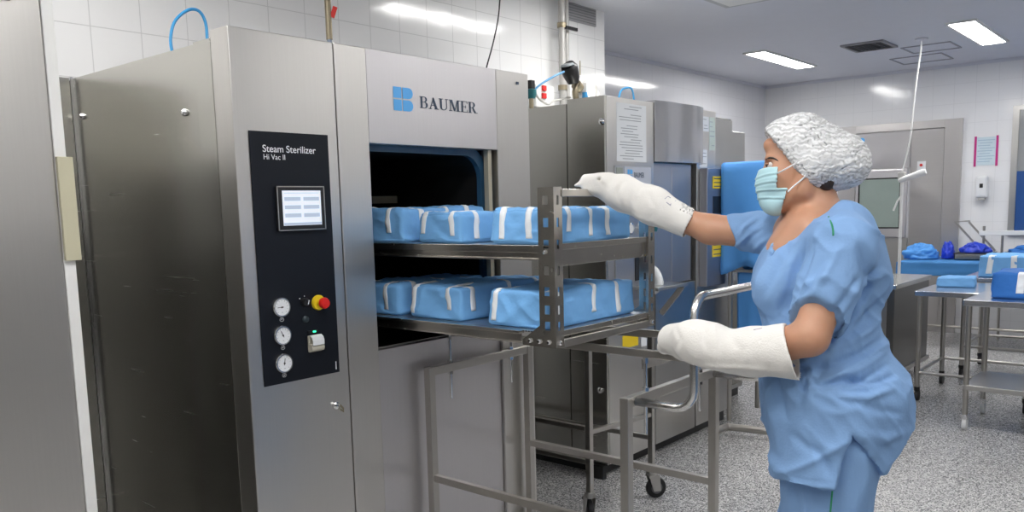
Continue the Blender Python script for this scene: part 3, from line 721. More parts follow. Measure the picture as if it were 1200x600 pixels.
# blue air hose loop above the first sterilizer
pts = [on(*p, 'y', 2.75) for p in ((202, 62), (200, 45), (205, 25), (220, 12), (233, 13), (241, 27), (243, 50), (242, 62))]
t = MB().tube(smooth_path(pts), .0055, 8).build('air_hose', M['hose'], None, smooth=True); tag(t, 'blue air hose looping above the roof of the first sterilizer', 'hose')
pts = [on(*p, 'y', 3.1) for p in ((586, -4), (584, 20), (578, 50), (570, 80), (569, 92))]
t = MB().tube(smooth_path(pts), .004, 6).build('wall_cable', M['black'], None, smooth=True); tag(t, 'thin dark cable hanging down to the roof of the first sterilizer', 'cable')
# valve on second sterilizer
YV = 2.86
def V2(px, py, dy=0): return on(px, py, 'y', YV+dy)
t = empty('actuated_valve', V2(668, 112), 0, 'black pneumatic actuator on bent brass pipes above the second sterilizer', 'valve')
a, bq = V2(661, 98), V2(667, 80)
MB().tube([V2(672, 98), V2(671, 92), V2(669, 86), V2(667, 80), V2(665, 76.5)], [.030, .042, .048, .050, .040], 20).build('actuator', M['black'], t, smooth=True)
MB().tube([V2(665, 77), V2(664.5, 74.5)], [.046, .034], 20).build('actuator_cap', plain('cap_grey', (.22, .24, .25), .3), t, smooth=True)
MB().tube([V2(675, 99), V2(679, 104)], .030, 16).build('valve_body', M['brass'], t, smooth=True)
MB().tube(smooth_path([V2(676, 100), V2(674, 108), V2(676, 120)]), .018, 12).build('elbow_pipe', M['brass'], t, smooth=True)
MB().tube(smooth_path([V2(682, 101), V2(690, 97), V2(696, 103), V2(695, 112), V2(689, 122)]), .020, 12).build('elbow_pipe', M['pipe'], t, smooth=True)
MB().box(V2(678, 0).x-.0, V2(688, 0).x, YV-.05, YV+.02, H2-.019, H2+.17).build('white_housing', M['whiteplastic'], t, bevel=.006)
MB().tube([V2(685, 108, -.06), V2(686, 118, -.06)], [.014, .02], 12).build('blue_fitting', M['hose'], t, smooth=True)
MB().lathe(V2(699, 114), (.5, 0, 1), [(.016, -.03), (.022, 0), (.014, .03)], 14).build('vent_valve', M['pipe'], t, smooth=True)
t = empty('junction_box', V2(636, 108), 0, 'white electrical box with two red switches on the wall behind the second sterilizer', 'switch box')
p0, p1 = on(628, 98, 'y', 3.2), on(650, 124, 'y', 3.2)
MB().box(p0.x, p1.x, 3.2, 3.29, min(p0.z, p1.z)-.02, p0.z).build('box_body', M['white'], t, bevel=.006)
for px, py in ((636.5, 103.5), (636.5, 112.5)):
    c = on(px, py, 'y', 3.2); MB().box(c.x-.018, c.x+.018, 3.185, 3.2, c.z-.016, c.z+.016).build('red_switch', M['red'], t, bevel=.003)
t = empty('solenoid_valve', on(623, 110, 'y', 2.85), 0, 'teal and black solenoid valve beside the upper right corner of the first sterilizer', 'valve')
c = on(622.5, 111, 'y', 2.85)
MB().lathe(c, (0, 0, 1), [(.022, -.02), (.030, 0), (.030, .025), (.018, .03)], 14).build('valve_body', M['teal'], t, smooth=True)
MB().box(c.x-.016, c.x+.016, c.y-.016, c.y+.016, c.z+.03, c.z+.075).build('coil', M['black'], t, bevel=.004)
MB().cyl(c+Vector((0, 0, -.09)), c+Vector((0, 0, -.02)), .012).build('stem', M['brass'], t, smooth=True)
pts = [on(*p, 'y', 2.85) for p in ((625, 107), (632, 100), (643, 93), (652, 88), (661, 84))]
t = MB().tube(smooth_path(pts), .006, 8).build('air_hose', M['hose'], None, smooth=True); tag(t, 'thin blue air hose from the teal valve to the black actuator', 'hose')
MBt = MB().tube(smooth_path([on(*p, 'y', 2.9) for p in ((627, 108), (632, 116), (642, 122), (650, 118), (668, 114))]), .006, 8).build('steam_line', M['pipe'], None, smooth=True)
tag(MBt, 'thin grey line sagging across the roof of the second sterilizer', 'hose')
pts = [on(*p, 'y', 2.9) for p in ((724, 124), (727, 108), (734, 103), (741, 106), (744, 130))]
t = MB().tube(smooth_path(pts), .006, 8).build('air_hose', M['hose'], None, smooth=True); tag(t, 'small blue hose arching over the paper notice of the second sterilizer', 'hose')

# ------------------------------------------------------------------ two-shelf loading rack half out of the chamber
RX0, RX1, RY = 1.86, 2.405, 1.432
ZU, ZL = 1.287, 1.036          # shelf tops
rack = empty('loading_rack', (2.13, 1.8, .99), 0, 'two-tier stainless loading rack drawn out of the open sterilizer chamber', 'rack')
def slotted(mb, a0, a1, z0, z1, slots, plane, c, th, sw):
    """plate spanning a0..a1 and z0..z1 with a column of square holes; plane 'x' or 'y' at c"""
    mid = (a0+a1)/2
    def bx(p, q, r, s_):
        if plane == 'x': mb.box(c, c+th, p, q, r, s_)
        else: mb.box(p, q, c, c+th, r, s_)
    bx(a0, mid-sw/2, z0, z1); bx(mid+sw/2, a1, z0, z1); z = z0
    for s0_, s1_ in sorted(slots): bx(mid-sw/2, mid+sw/2, z, s0_); z = s1_
    bx(mid-sw/2, mid+sw/2, z, z1)
ZT = 1.452
sl_ = [(z-.013, z+.013) for z in (1.415, 1.352, 1.290, 1.215, 1.155, 1.102, 1.055) ]
for side, x, s in ((0, RX0, 1), (1, RX1, -1)):
    p = MB()
    xa = x if s == 1 else x-.003
    slotted(p, RY+.003, RY+.058, .992, ZT, [q for q in sl_ if q[0] > 1.04], 'x', xa, .003, .020)
    if s == 1: slotted(p, x, x+.036, .992, ZT, sl_, 'y', RY, .003, .011); p.box(x+.036, x+.039, RY, RY+.010, .992, ZT)
    else: slotted(p, x-.036, x, .992, ZT, sl_, 'y', RY, .003, .011); p.box(x-.039, x-.036, RY, RY+.010, .992, ZT)
    # gusset at the foot
    p.poly([(xa, RY+.058, 1.055), (xa, RY+.058, .992), (xa, RY+.125, .992), (xa, RY+.125, 1.008)], (1, 0, 0), .003)
    po = p.build('upright', M['cart'], rack)
    for yy in (RY+.025, RY+.060, RY+.095):
        MB().lathe((xa+(0 if s == 1 else .003), yy, 1.008), (-s, 0, 0), [(.007, 0), (.007, .004), (.004, .007), (0, .007)], 10).build('bolt', M['chrome'], po)
    for xx in ((RX0+.018,) if s == 1 else (RX1-.018,)):
        MB().lathe((xx, RY, 1.006), (0, -1, 0), [(.007, 0), (.007, .004), (.004, .007), (0, .007)], 10).build('bolt', M['chrome'], po)
    MB().lathe((xa+(0 if s == 1 else .003), RY+.034, 1.268), (-s, 0, 0), [(.006, 0), (.006, .004), (0, .008)], 10).build('bolt', M['chrome'], po)
    # rear upright, inside the chamber
    q = MB(); q.box(xa, xa+.003, 2.46, 2.52, .992, ZT); q.box(min(x, x+s*.035), max(x, x+s*.035), 2.52, 2.523, .992, ZT); q.build('upright', M['cart'], rack)
MB().box(RX0+.036, RX1-.036, RY-.004, RY+.004, ZT-.028, ZT-.006).build('pull_bar', M['cart'], rack, bevel=.002)
# upper shelf
u = MB().box(RX0+.006, RX1-.006, RY+.012, 2.518, ZU-.004, ZU).build('upper_shelf', M['cart'], rack)
q = MB(); q.box(RX0+.003, RX0+.006, RY+.06, 2.46, ZU-.022, ZU); q.box(RX0+.0035, RX0+.022, RY+.06, 2.46, ZU-.044, ZU-.0385); q.box(RX0+.012, RX0+.015, RY+.06, 2.46, ZU-.0385, ZU-.005)
q.build('side_rail', M['cart'], rack, bevel=.0012)
MB().box(RX1-.006, RX1-.003, RY+.06, 2.46, ZU-.044, ZU).build('side_rail', M['cart'], rack)
q = MB(); q.box(RX0+.039, RX1-.039, RY+.004, RY+.010, ZU-.014, ZU+.004); q.box(RX0+.039, RX1-.039, RY+.012, RY+.016, ZU-.062, ZU-.014)
q.build('end_rail', M['cart'], rack, bevel=.0012)
# lower shelf, perforated plate
def perf_mat():
    mt, nt, b = new_mat('perforated_plate')
    b.inputs['Metallic'].default_value = 1; b.inputs['Roughness'].default_value = .35
    tc = nt.nodes.new('ShaderNodeTexCoord'); v = nt.nodes.new('ShaderNodeTexVoronoi'); v.inputs['Scale'].default_value = 95; v.inputs['Randomness'].default_value = 0
    nt.links.new(tc.outputs['Object'], v.inputs['Vector'])
    cr = nt.nodes.new('ShaderNodeMapRange'); cr.inputs[1].default_value = .30; cr.inputs[2].default_value = .36; nt.links.new(v.outputs['Distance'], cr.inputs[0])
    mx = nt.nodes.new('ShaderNodeMix'); mx.data_type = 'RGBA'; mx.inputs[6].default_value = (.08, .08, .09, 1); mx.inputs[7].default_value = (.55, .56, .58, 1)
    nt.links.new(cr.outputs[0], mx.inputs[0]); nt.links.new(mx.outputs[2], b.inputs['Base Color']); return mt
MB().box(RX0+.006, RX1-.006, RY+.012, 2.518, ZL-.004, ZL).build('lower_shelf', perf_mat(), rack)
q = MB(); q.box(RX0-.012, RX0+.012, RY+.127, 2.46, ZL-.010, ZL); q.box(RX0-.002, RX0+.002, RY+.127, 2.46, ZL-.034, ZL-.010); q.box(RX0-.002, RX0+.02, RY+.127, 2.46, ZL-.038, ZL-.034)
q.build('side_rail', M['cart'], rack, bevel=.0015)
MB().box(RX1-.008, RX1+.004, RY+.06, 2.46, ZL-.036, ZL).build('side_rail', M['cart'], rack)
q = MB(); q.box(RX0+.039, RX1-.039, RY+.004, RY+.012, ZL-.014, ZL+.004)
q.build('end_rail', M['cart'], rack, bevel=.0015)
MB().box(RX0+.039, RX1-.039, RY-.002, RY+.010, ZL-.046, ZL-.022).build('end_rail', M['frame'], rack, bevel=.002)
rw = MB()
for x in (2.06, 2.40):
    for y in (1.62, 2.3):
        rw.lathe((x-.012 if x < 2.2 else x-.012, y, .9745+.0075), (1, 0, 0), [(.0145, 0), (.0145, .02), (0, .02)], 16)
    for y in (1.62,): pass
rw.bm.free()

# ------------------------------------------------------------------ wrapped packs
def pack(name, cx, cy, z, wx, dy, h, rz, seed, label, group, mat='wrap', strips_x=(.22, .78), strips_y=(.16, .50, .84), n=34, cat='wrapped pack', top=True, slump=.5):
    """cloth-wrapped bundle: rounded box with sagging top, soft puckers and folded ends; local x by y, standing on z"""
    t = empty(name, (cx, cy, z), rz, label, cat, group)
    rnd = Vector((seed*3.7, seed*1.3, seed*.7))
    R = .017*min(1, h/.1)
    def F(u, v, w_, off=0.0):
        p = Vector((u*wx/2, v*dy/2, w_*h/2))
        hx, hy, hz = wx/2-R, dy/2-R, h/2-R
        q = Vector((max(-hx, min(hx, p.x)), max(-hy, min(hy, p.y)), max(-hz, min(hz, p.z))))
        d = p-q
        nrm = d.normalized() if d.length > 1e-7 else Vector((0, 0, 1))
        p = q + nrm*(R)
        # on faces d is axis aligned with length R already
        taper = 1-.035*(w_+1)/2
        p.x *= taper; p.y *= taper
        s = noise.noise(p*9+rnd)*.007 + ((1-abs(noise.noise(p*13+rnd)))**6-.3)*.005 + noise.noise(p*30+rnd)*.0015
        # creases radiating on the short ends
        if abs(nrm.x) > .6:
            s += -.007*math.exp(-((p.y/(dy*.5)-(p.z/(h*.5))*.6)**2)*14)*(.5+.5*abs(p.z)/h) + .004*math.exp(-((p.y/(dy*.5)+(p.z/(h*.5))*.7+.1)**2)*20)
        if abs(nrm.y) > .6:
            s += .003*math.sin(p.x*38+p.z*30+seed)*max(0, -p.z/h+.2)
        if nrm.z > .6:
            s += -.006*slump*(1-(2*p.x/wx)**2)*(1-(2*p.y/dy)**2) + .003*math.sin(p.x*14+seed)
        if p.z < -h/2+R*.6: s *= .2
        return Vector((p.x, p.y, max(p.z+h/2, 0))) + Vector((nrm.x, nrm.y, max(nrm.z, 0)))*(s+off)
    bm = bmesh.new(); cache = {}
    def V(i, j, k):
        key = (i, j, k)
        if key not in cache:
            def e(a):
                a = 2*a/n-1; return math.copysign(abs(a)**.75, a)
            cache[key] = bm.verts.new(F(e(i), e(j), e(k)))
        return cache[key]
    for a in range(n):
        for b_ in range(n):
            for f in (((a, b_, 0), (a, b_+1, 0), (a+1, b_+1, 0), (a+1, b_, 0)), ((a, b_, n), (a+1, b_, n), (a+1, b_+1, n), (a, b_+1, n)),
                      ((a, 0, b_), (a+1, 0, b_), (a+1, 0, b_+1), (a, 0, b_+1)), ((a, n, b_), (a, n, b_+1), (a+1, n, b_+1), (a+1, n, b_)),
                      ((0, a, b_), (0, a, b_+1), (0, a+1, b_+1), (0, a+1, b_)), ((n, a, b_), (n, a+1, b_), (n, a+1, b_+1), (n, a, b_+1))):
                bm.faces.new([V(*q) for q in f])
    me = bpy.data.meshes.new('cloth_wrap'); bm.to_mesh(me); bm.free()
    mesh_obj('cloth_wrap', me, M[mat], t, True)
    rr = random.Random(seed)
    def strip(axis, pos, side, low):
        """tape over the top edge and down a face. axis 'x': runs along x (down the -x face) at v=pos"""
        hw = .011 if cx < 3 else .02; path = []; tw = .14 if top else .02
        for i in range(10): path.append((1-(1-(-1+2*tw*2))*0, 0))
        path = []
        inn = -1+rr.uniform(.25, .5) if top else -.9
        for i in range(9): path.append((inn+(-1-inn)*i/8, 1))
        for i in range(1, 15): path.append((-1, 1+(low-1)*i/14))
        bm2 = bmesh.new(); prev = None; wob = rr.uniform(-.04, .04)
        for k, (a, c_) in enumerate(path):
            row = []
            for s2 in (-1, -.33, .33, 1):
                b2 = pos*2-1 + s2*hw/((dy if axis == 'x' else wx)/2) + wob*(1-c_)*.5
                uv = (a*side, b2) if axis == 'x' else (b2, a*side)
                row.append(bm2.verts.new(F(uv[0], uv[1], c_, .0012)))
            if prev:
                for s2 in range(3): bm2.faces.new((prev[s2], prev[s2+1], row[s2+1], row[s2]))
            prev = row
        m2 = bpy.data.meshes.new('tape_strip'); bm2.to_mesh(m2); bm2.free()
        o = mesh_obj('tape_strip', m2, M['tape'], t, True)
        sd = o.modifiers.new('th', 'SOLIDIFY'); sd.thickness = .0008; sd.offset = 0
    for s2 in strips_x: strip('x', s2, 1, rr.uniform(-.75, -.35))
    for s2 in strips_y: strip('y', s2, 1, rr.uniform(-.75, -.3))
    return t
G = 'blue wrapped packs on the loading rack'
pack('wrapped_pack', 2.125, 1.602, ZL, .478, .245, .115, 0, 1, 'blue wrapped pack at the outer end of the lower rack shelf', G, strips_x=(.86,), strips_y=(.10, .50, .78))
pack('wrapped_pack', 2.125, 1.952, ZL, .47, .255, .112, math.radians(-2), 2, 'blue wrapped pack in the middle of the lower rack shelf', G, strips_x=(.25, .90), strips_y=(.12, .5, .8))
pack('wrapped_pack', 2.115, 2.255, ZL, .46, .24, .108, math.radians(2), 3, 'blue wrapped pack on the lower rack shelf, nearest the chamber', G, strips_x=(.3, .82), strips_y=(.15, .5, .8))
pack('wrapped_pack', 2.11, 1.585, ZU, .45, .23, .106, math.radians(1), 4, 'blue wrapped pack at the outer end of the upper rack shelf', G, strips_x=(.35, .80), strips_y=(.20, .46, .68))
pack('wrapped_pack', 2.12, 1.920, ZU, .45, .215, .098, math.radians(-3), 5, 'blue wrapped pack in the middle of the upper rack shelf', G, strips_x=(.2, .85), strips_y=(.14, .45, .8))
pack('wrapped_pack', 2.115, 2.235, ZU, .45, .25, .118, math.radians(3), 6, 'blue wrapped pack on the upper rack shelf, nearest the chamber', G, strips_x=(.3, .8), strips_y=(.2, .5, .75))

# ------------------------------------------------------------------ casters and trolleys
M['hub'] = plain('hub_grey', (.14, .14, .15), .45)
M['satin'] = plain('satin_metal', (.5, .49, .47), .3, 1)
def caster(parent, x, y, ang, brake=False, r=.05, top=.14, lightwheel=False):
    c = MB(); ca, sa = math.cos(ang), math.sin(ang)
    c.lathe((x, y, top-.024), (0, 0, 1), [(.024, 0), (.026, .012), (.020, .024)], 18)
    ox, oy = x+ca*.022, y+sa*.022
    for s in (-1, 1):
        px, py = -sa*s*.0185, ca*s*.0185
        c.poly([(x-ca*.022+px, y-sa*.022+py, top-.024), (x+ca*.034+px, y+sa*.034+py, top-.024), (ox+ca*.018+px, oy+sa*.018+py, r-.014), (ox-ca*.018+px, oy-sa*.018+py, r-.014)], (-sa*s, ca*s, 0), .003)
    fk = c.build('caster', M['satin'], parent, smooth=True)
    MB().lathe((ox+sa*.0135, oy-ca*.0135, r), (-sa, ca, 0), [(r*.45, 0), (r*.75, .001), (r*.78, .001), (r-.004, .001), (r, .006), (r, .021), (r-.004, .026), (r*.78, .026), (r*.45, .027)], 28).build('wheel', M['rubber'] if not lightwheel else M['whiteplastic'], fk, smooth=True)
    MB().lathe((ox+sa*.0150, oy-ca*.0150, r), (-sa, ca, 0), [(.004, 0), (r*.56, .0005), (r*.56, .0295), (.004, .030)], 20).build('hub', M['hub'], fk, smooth=True)
    if brake:
        MB().bar((x+ca*.02, y+sa*.02, top-.05), (x+ca*.085, y+sa*.085, top-.055), .03, .012).build('brake_pedal', M['black'], fk, bevel=.003)
TX0, TX1, TY0, TY1, TZ = 1.962, 2.500, 1.262, 2.068, .852
tr = empty('transfer_trolley', (2.23, 1.67, 0), 0, 'square-tube steel transfer trolley with round push handle under the loading rack', 'trolley')
for x in (TX0, TX1):
    for y in (TY0, TY1):
        MB().box(x-.014, x+.014, y-.014, y+.014, .14, TZ).build('post', M['frame'], tr, bevel=.002)
        caster(tr, x, y, .6 if y < 1.5 else 2.2)
for y in (TY0, TY1): MB().box(TX0+.014, TX1-.014, y-.011, y+.011, TZ-.030, TZ).build('cross_bar', M['frame'], tr, bevel=.002)
for x in (TX0, TX1): MB().box(x-.011, x+.011, TY0+.014, TY1-.014, .445, .470).build('lower_rail', M['frame'], tr, bevel=.002)
for x in (2.066, 2.398):
    MB().box(x-.006, x+.006, 1.09, 2.085, .952, .976).build('slide_rail', M['frame'], tr, bevel=.002)
    for y in (TY0-.018 if False else TY0, TY1):
        q = MB(); q.cyl((x, y, .722), (x, y, .958), .0055, 10); q.lathe((x, y, TZ), (0, 0, 1), [(.011, 0), (.011, .010)], 6); q.lathe((x, y, TZ-.040), (0, 0, 1), [(.011, 0), (.011, .010)], 6)
        q.lathe((x, y, .935), (0, 0, 1), [(.009, 0), (.009, .016)], 6)
        q.build('height_screw', M['chrome'], tr)
MB().box(2.072, 2.392, 1.268, 1.280, .915, .945).build('rail_spacer', M['frame'], tr, bevel=.002)
r_ = .055; HY = 1.068; HZ = 1.145; HX0 = TX0+.036; HX1 = TX1-.02
pts = [(HX0, TY0-.010, .835), (HX0, HY+r_, .835)] + [(HX0, HY+r_-r_*math.sin(a), .835+r_-r_*math.cos(a)) for a in (.4, .8, 1.2)] + [(HX0, HY, .835+r_), (HX0, HY, HZ-r_)]
pts += [(HX0+r_-r_*math.cos(a), HY, HZ-r_+r_*math.sin(a)) for a in (.4, .8, 1.2)] + [(HX0+r_, HY, HZ), (HX1-r_, HY, HZ)]
pts += [(HX1-r_+r_*math.sin(a), HY, HZ-r_+r_*math.cos(a)) for a in (.4, .8, 1.2)] + [(HX1, HY, HZ-r_), (HX1, HY, .835+r_)]
pts += [(HX1, HY+r_-r_*math.cos(a), .835+r_-r_*math.sin(a)) for a in (.4, .8, 1.2)] + [(HX1, HY+r_, .835), (HX1, TY0-.010, .835)]
MB().tube(pts, .0125, 16).build('push_handle', plain('satin_steel', (.72, .71, .69), .25, 1), tr, smooth='all')
for x, y in ((TX1+.014, TY0),): MB().lathe((x, y, .452), (1, 0, 0), [(.008, 0), (.008, .008), (0, .010)], 10).build('bolt', M['chrome'], tr)

# second trolley between the machines
t2 = empty('spare_trolley', (3.11, 2.45, 0), 0, 'bare steel trolley frame parked between the two sterilizers', 'trolley')
for x, y in ((2.895, 2.055), (3.325, 2.0), (2.895, 2.9), (3.325, 2.9)):
    MB().box(x-.013, x+.013, y-.013, y+.013, .14, .80).build('post', M['frame'], t2, bevel=.002)
    caster(t2, x, y, .9 if x < 3 else -.6, brake=(x < 3))
for z, h in ((.275, .022), (.425, .022)):
    MB().box(2.885, 2.905, 2.07, 2.885, z-h/2, z+h/2).build('side_rail', M['frame'], t2, bevel=.002)
MB().box(3.315, 3.335, 2.015, 2.885, .285, .307).build('side_rail', M['frame'], t2, bevel=.002)
MB().bar((2.895, 2.055, .41), (3.325, 2.0, .41), .02).build('cross_bar', M['frame'], t2, bevel=.002)
for x in (2.895, 3.325): MB().box(x-.011, x+.011, 2.015, 2.885, .80-.025, .80).build('top_rail', M['frame'], t2, bevel=.002)
MB().bar((2.895, 2.9, .79), (3.325, 2.9, .79), .022).build('cross_bar', M['frame'], t2, bevel=.002)
# bracket arm at the second sterilizer
t = empty('folding_bracket', (3.5, 2.3, .98), 0, 'small steel bracket shelf with diagonal brace on the second sterilizer front', 'bracket')
MB().box(3.66, 3.98, F2-.16, F2-.012, .955, .972).build('bracket_shelf', M['steel'], t, bevel=.002)
MB().bar((3.93, F2-.15, .955), (3.93, F2-.02, .80), .012, .03).build('brace', M['cart'], t)

# ------------------------------------------------------------------ covered cart beyond the second sterilizer
cc = empty('covered_cart', (4.9, 1.95, 0), 0, 'tall tube-frame cart hidden under a blue cloth cover, behind the person', 'cart')
for x, y in ((4.60, 2.22), (5.0, 2.22), (4.60, 1.82), (5.0, 1.82)):
    MB().cyl((x, y, .07), (x, y, 1.60), .014, 12).build('post', M['frame'], cc, smooth=True)
pts = [(4.35, 2.19, .055), (4.50, 2.19, .055), (4.53, 2.12, .055), (4.56, 1.95, .055), (4.62, 1.91, .055), (5.0, 1.90, .055)]
MB().tube(smooth_path(pts, 5), .022, 12).build('base_tube', M['frame'], cc, smooth=True)
MB().tube([(4.60, 1.82, .055), (5.0, 1.82, .055)], .018, 12).build('base_tube', M['frame'], cc, smooth=True)
for z in (.42, .98): MB().box(4.60, 5.0, 1.82, 2.22, z, z+.015).build('shelf', M['steel'], cc)
def drape(x0, x1, y0, y1, ztop, drop, seed, name, parent, mat, waves=.018):
    """cloth laid over a box-shaped rack, hanging down all four sides with pleats"""
    bm = bmesh.new(); per = []; N = 26
    cs = [(x0, y1), (x0, y0), (x1, y0), (x1, y1)]
    for i in range(4):
        a, b_ = cs[i], cs[(i+1) % 4]
        for k in range(N): per.append((a[0]+(b_[0]-a[0])*k/N, a[1]+(b_[1]-a[1])*k/N, i))
    rows = 14; L = []
    mx_, my_ = (x0+x1)/2, (y0+y1)/2
    for r in range(rows+1):
        f = r/rows; row = []
        for k, (x, y, i) in enumerate(per):
            amp = waves*f; s = math.sin(k*.55+seed)*amp + math.sin(k*.23+seed*2)*amp*1.1 + noise.noise(Vector((x*4, y*4, f*2+seed)))*waves*.9
            nx, ny = [(-1, 0), (0, -1), (1, 0), (0, 1)][i]
            low = drop*(1+.05*math.sin(k*.31+seed))
            row.append(bm.verts.new((x+nx*s, y+ny*s, ztop-.012-low*f)))
        L.append(row)
    n = len(per)
    for r in range(rows):
        for k in range(n):
            l = (k+1) % n; bm.faces.new((L[r][k], L[r][l], L[r+1][l], L[r+1][k]))
    ins = [bm.verts.new((mx_+(p[0]-mx_)*.97, my_+(p[1]-my_)*.97, ztop)) for p in per]
    for k in range(n):
        l = (k+1) % n; bm.faces.new((ins[k], ins[l], L[0][l], L[0][k]))
    bm.faces.new(ins[::-1])
    mb = MB(); mb.bm.free(); mb.bm = bm
    o = mb.build(name, mat, parent, smooth='all')
    sd = o.modifiers.new('th', 'SOLIDIFY'); sd.thickness = .004; return o
drape(4.56, 5.04, 1.78, 2.26, 1.625, .62, 2.0, 'cloth_cover', cc, M['drape'])
pk = pack('folded_drape', 4.80, 2.02, .995, .32, .30, .10, 0, 9, 'blue folded cloth on the middle shelf of the covered cart', None, mat='drape', strips_x=(), strips_y=(), n=14, cat='folded cloth')
drape(4.63, 4.98, 1.85, 2.19, .985, .48, 4.0, 'lower_cover', cc, M['drape'])

# ------------------------------------------------------------------ work tables at the right
def table(name, x0, x1, y0, y1, z, label, shelf=None, legs=.016, rails=None, wheels='dark'):
    t = empty(name, ((x0+x1)/2, (y0+y1)/2, 0), 0, label, 'table', 'steel tables at the right')
    MB().box(x0, x1, y0, y1, z-.035, z).build('table_top', steel('table_steel', (.62, .63, .66), .22, (3, 3, 3), wob=.005), t, bevel=.003)
    for x in (x0+.03, x1-.03):
        for y in (y0+.03, y1-.03):
            MB().cyl((x, y, .10), (x, y, z-.035), legs, 14).build('leg', M['frame'], t, smooth=True)
            c = MB(); c.lathe((x, y, .07), (0, 0, 1), [(.018, 0), (.02, .03)], 12)
            q = c.build('caster', M['chrome'] if wheels == 'light' else M['black'], t)
            MB().lathe((x+.012, y+.013, .038), (0, -1, 0), [(.02, 0), (.038, .002), (.038, .024), (.02, .026)], 18).build('wheel', M['whiteplastic'] if wheels == 'light' else M['rubber'], q)
    if shelf: MB().box(x0+.015, x1-.015, y0+.015, y1-.015, shelf-.03, shelf).build('lower_shelf', M['steel'], t, bevel=.003)
    if rails:
        for a, b_ in (((x0+.03, y0+.03), (x0+.03, y1-.03)), ((x1-.03, y0+.03), (x1-.03, y1-.03)), ((x0+.03, y1-.03), (x1-.03, y1-.03))):
            MB().cyl((a[0], a[1], rails), (b_[0], b_[1], rails), .011, 10).build('lower_rail', M['frame'], t, smooth=True)
    return t
table('work_table', 6.03, 6.75, .86, 1.565, .765, 'steel table on wheels beside the steel cabinet, a flat blue pack on top', rails=.20)
table('work_table', 5.44, 6.0, -.15, .84 if False else .80, .785, 'x') if False else None
table('packing_table', 5.40, 5.95, .10, 1.135, .79, 'nearest steel table at the right edge, with lower shelf and pale casters', shelf=.28, wheels='light')
table('work_table', 7.0, 7.7, .20, 1.50, .78, 'steel table behind the nearest one, a long pack with two tapes on top', rails=.25)
ct = empty('steel_cabinet', (6.75, 2.2, 0), 0, 'low closed steel cabinet with flat top, partly hidden by the blue tunic', 'cabinet')
MB().box(6.24, 7.15, 1.75, 2.50, .12, .745).build('cabinet_body', steel('dark_cabinet', (.20, .195, .185), .3, (3, 3, 120), wob=.01), ct, bevel=.004)
MB().box(6.22, 7.17, 1.735, 2.52, .745, .78).build('cabinet_top', steel('top_steel', (.66, .66, .64), .25, (3, 3, 3), wob=.005), ct, bevel=.004)
MB().box(6.22, 7.17, 1.735, 1.748, .105, .135).build('bottom_rail', M['frame'], ct)
MB().box(6.232, 6.24, 1.80, 2.45, .16, .70).build('door', M['steel'], ct, bevel=.002)
for x, y in ((6.3, 1.80), (7.08, 1.80), (6.3, 2.44), (7.08, 2.44)): MB().cyl((x, y, 0), (x, y, .12), .02, 12).build('foot', M['black'], ct)
Gt = 'blue wrapped packs on the tables'
pack('flat_pack', 6.50, 1.41, .765, .26, .24, .065, .15, 11, 'flat light blue pack lying on the table beside the cabinet', Gt, strips_x=(), strips_y=(), n=14)
pack('wrapped_pack', 5.72, .80, .79, .30, .46, .155, 0, 12, 'deep blue taped pack on the nearest table, at the right edge', Gt, mat='wrap_deep', strips_x=(.66, .30), strips_y=(), n=16)
pack('wrapped_pack', 7.28, 1.0, .78, .40, .80, .165, 0, 13, 'long light blue pack with two tapes on the table behind the nearest one', Gt, strips_x=(.90, .71, .3), strips_y=(), n=18)
# long blue covered table, far
lt = empty('covered_table', (8.65, 1.3, 0), 0, 'long far table under a blue cover, in front of the built-in sterilizer', 'table')
MB().box(8.32, 8.98, .0, 2.30, .76, .79).build('table_top', M['steel'], lt, bevel=.003)
for x in (8.38, 8.92):
    for y in (.06, 1.15, 2.24): MB().cyl((x, y, 0), (x, y, .76), .018, 12).build('leg', M['frame'], lt, smooth=True)
for y in (.06, 2.24): MB().cyl((8.38, y, .2), (8.92, y, .2), .012, 10).build('lower_rail', M['frame'], lt, smooth=True)
MB().cyl((8.38, .06, .2), (8.38, 2.24, .2), .012, 10).build('lower_rail', M['frame'], lt, smooth=True)
drape(8.29, 9.01, -.03, 2.32, .805, .115, 1.0, 'blue_cover', lt, plain('cover_blue', (.05, .22, .52), .6), waves=.006)
def heap(name, c, rx, ry, h, seed, mat, label, cat, group=None, N=26):
    bm = bmesh.new(); V_ = []
    for i in range(N+1):
        row = []
        for j in range(2*N):
            th = i/N*PI/2*1.0; ph = j/(2*N)*2*PI
            x, y, z = math.sin(PI/2-th)*math.cos(ph) if i < N else 0, math.sin(PI/2-th)*math.sin(ph) if i < N else 0, math.sin(th)
            nn = 1+.30*noise.noise(Vector((x*1.6+seed, y*1.6, z*1.6)))+.13*noise.noise(Vector((x*5, y*5+seed, z*5)))+.05*abs(noise.noise(Vector((x*12+seed, y*12, z*12))))
            row.append(bm.verts.new((c[0]+x*rx*nn, c[1]+y*ry*nn, c[2]+(z**.8 if z > 0 else 0)*h*nn)))
        V_.append(row)
    for i in range(N):
        for j in range(2*N):
            l = (j+1) % (2*N); bm.faces.new((V_[i][j], V_[i][l], V_[i+1][l], V_[i+1][j]))
    bm.faces.new(V_[0][::-1])
    bmesh.ops.remove_doubles(bm, verts=bm.verts, dist=1e-5)
    mb = MB(); mb.bm.free(); mb.bm = bm; o = mb.build(name, mat, None, smooth='all'); tag(o, label, cat, group); return o
heap('cloth_bundle', (8.62, 2.19, .812), .20, .15, .125, 3, M['drape'], 'light blue cloth heap at the left end of the far covered table', 'cloth')
heap('cloth_bundle', (8.68, 1.965, .812), .09, .055, .15, 5, M['royal'], 'small royal blue bundle next to the light blue heap', 'cloth')
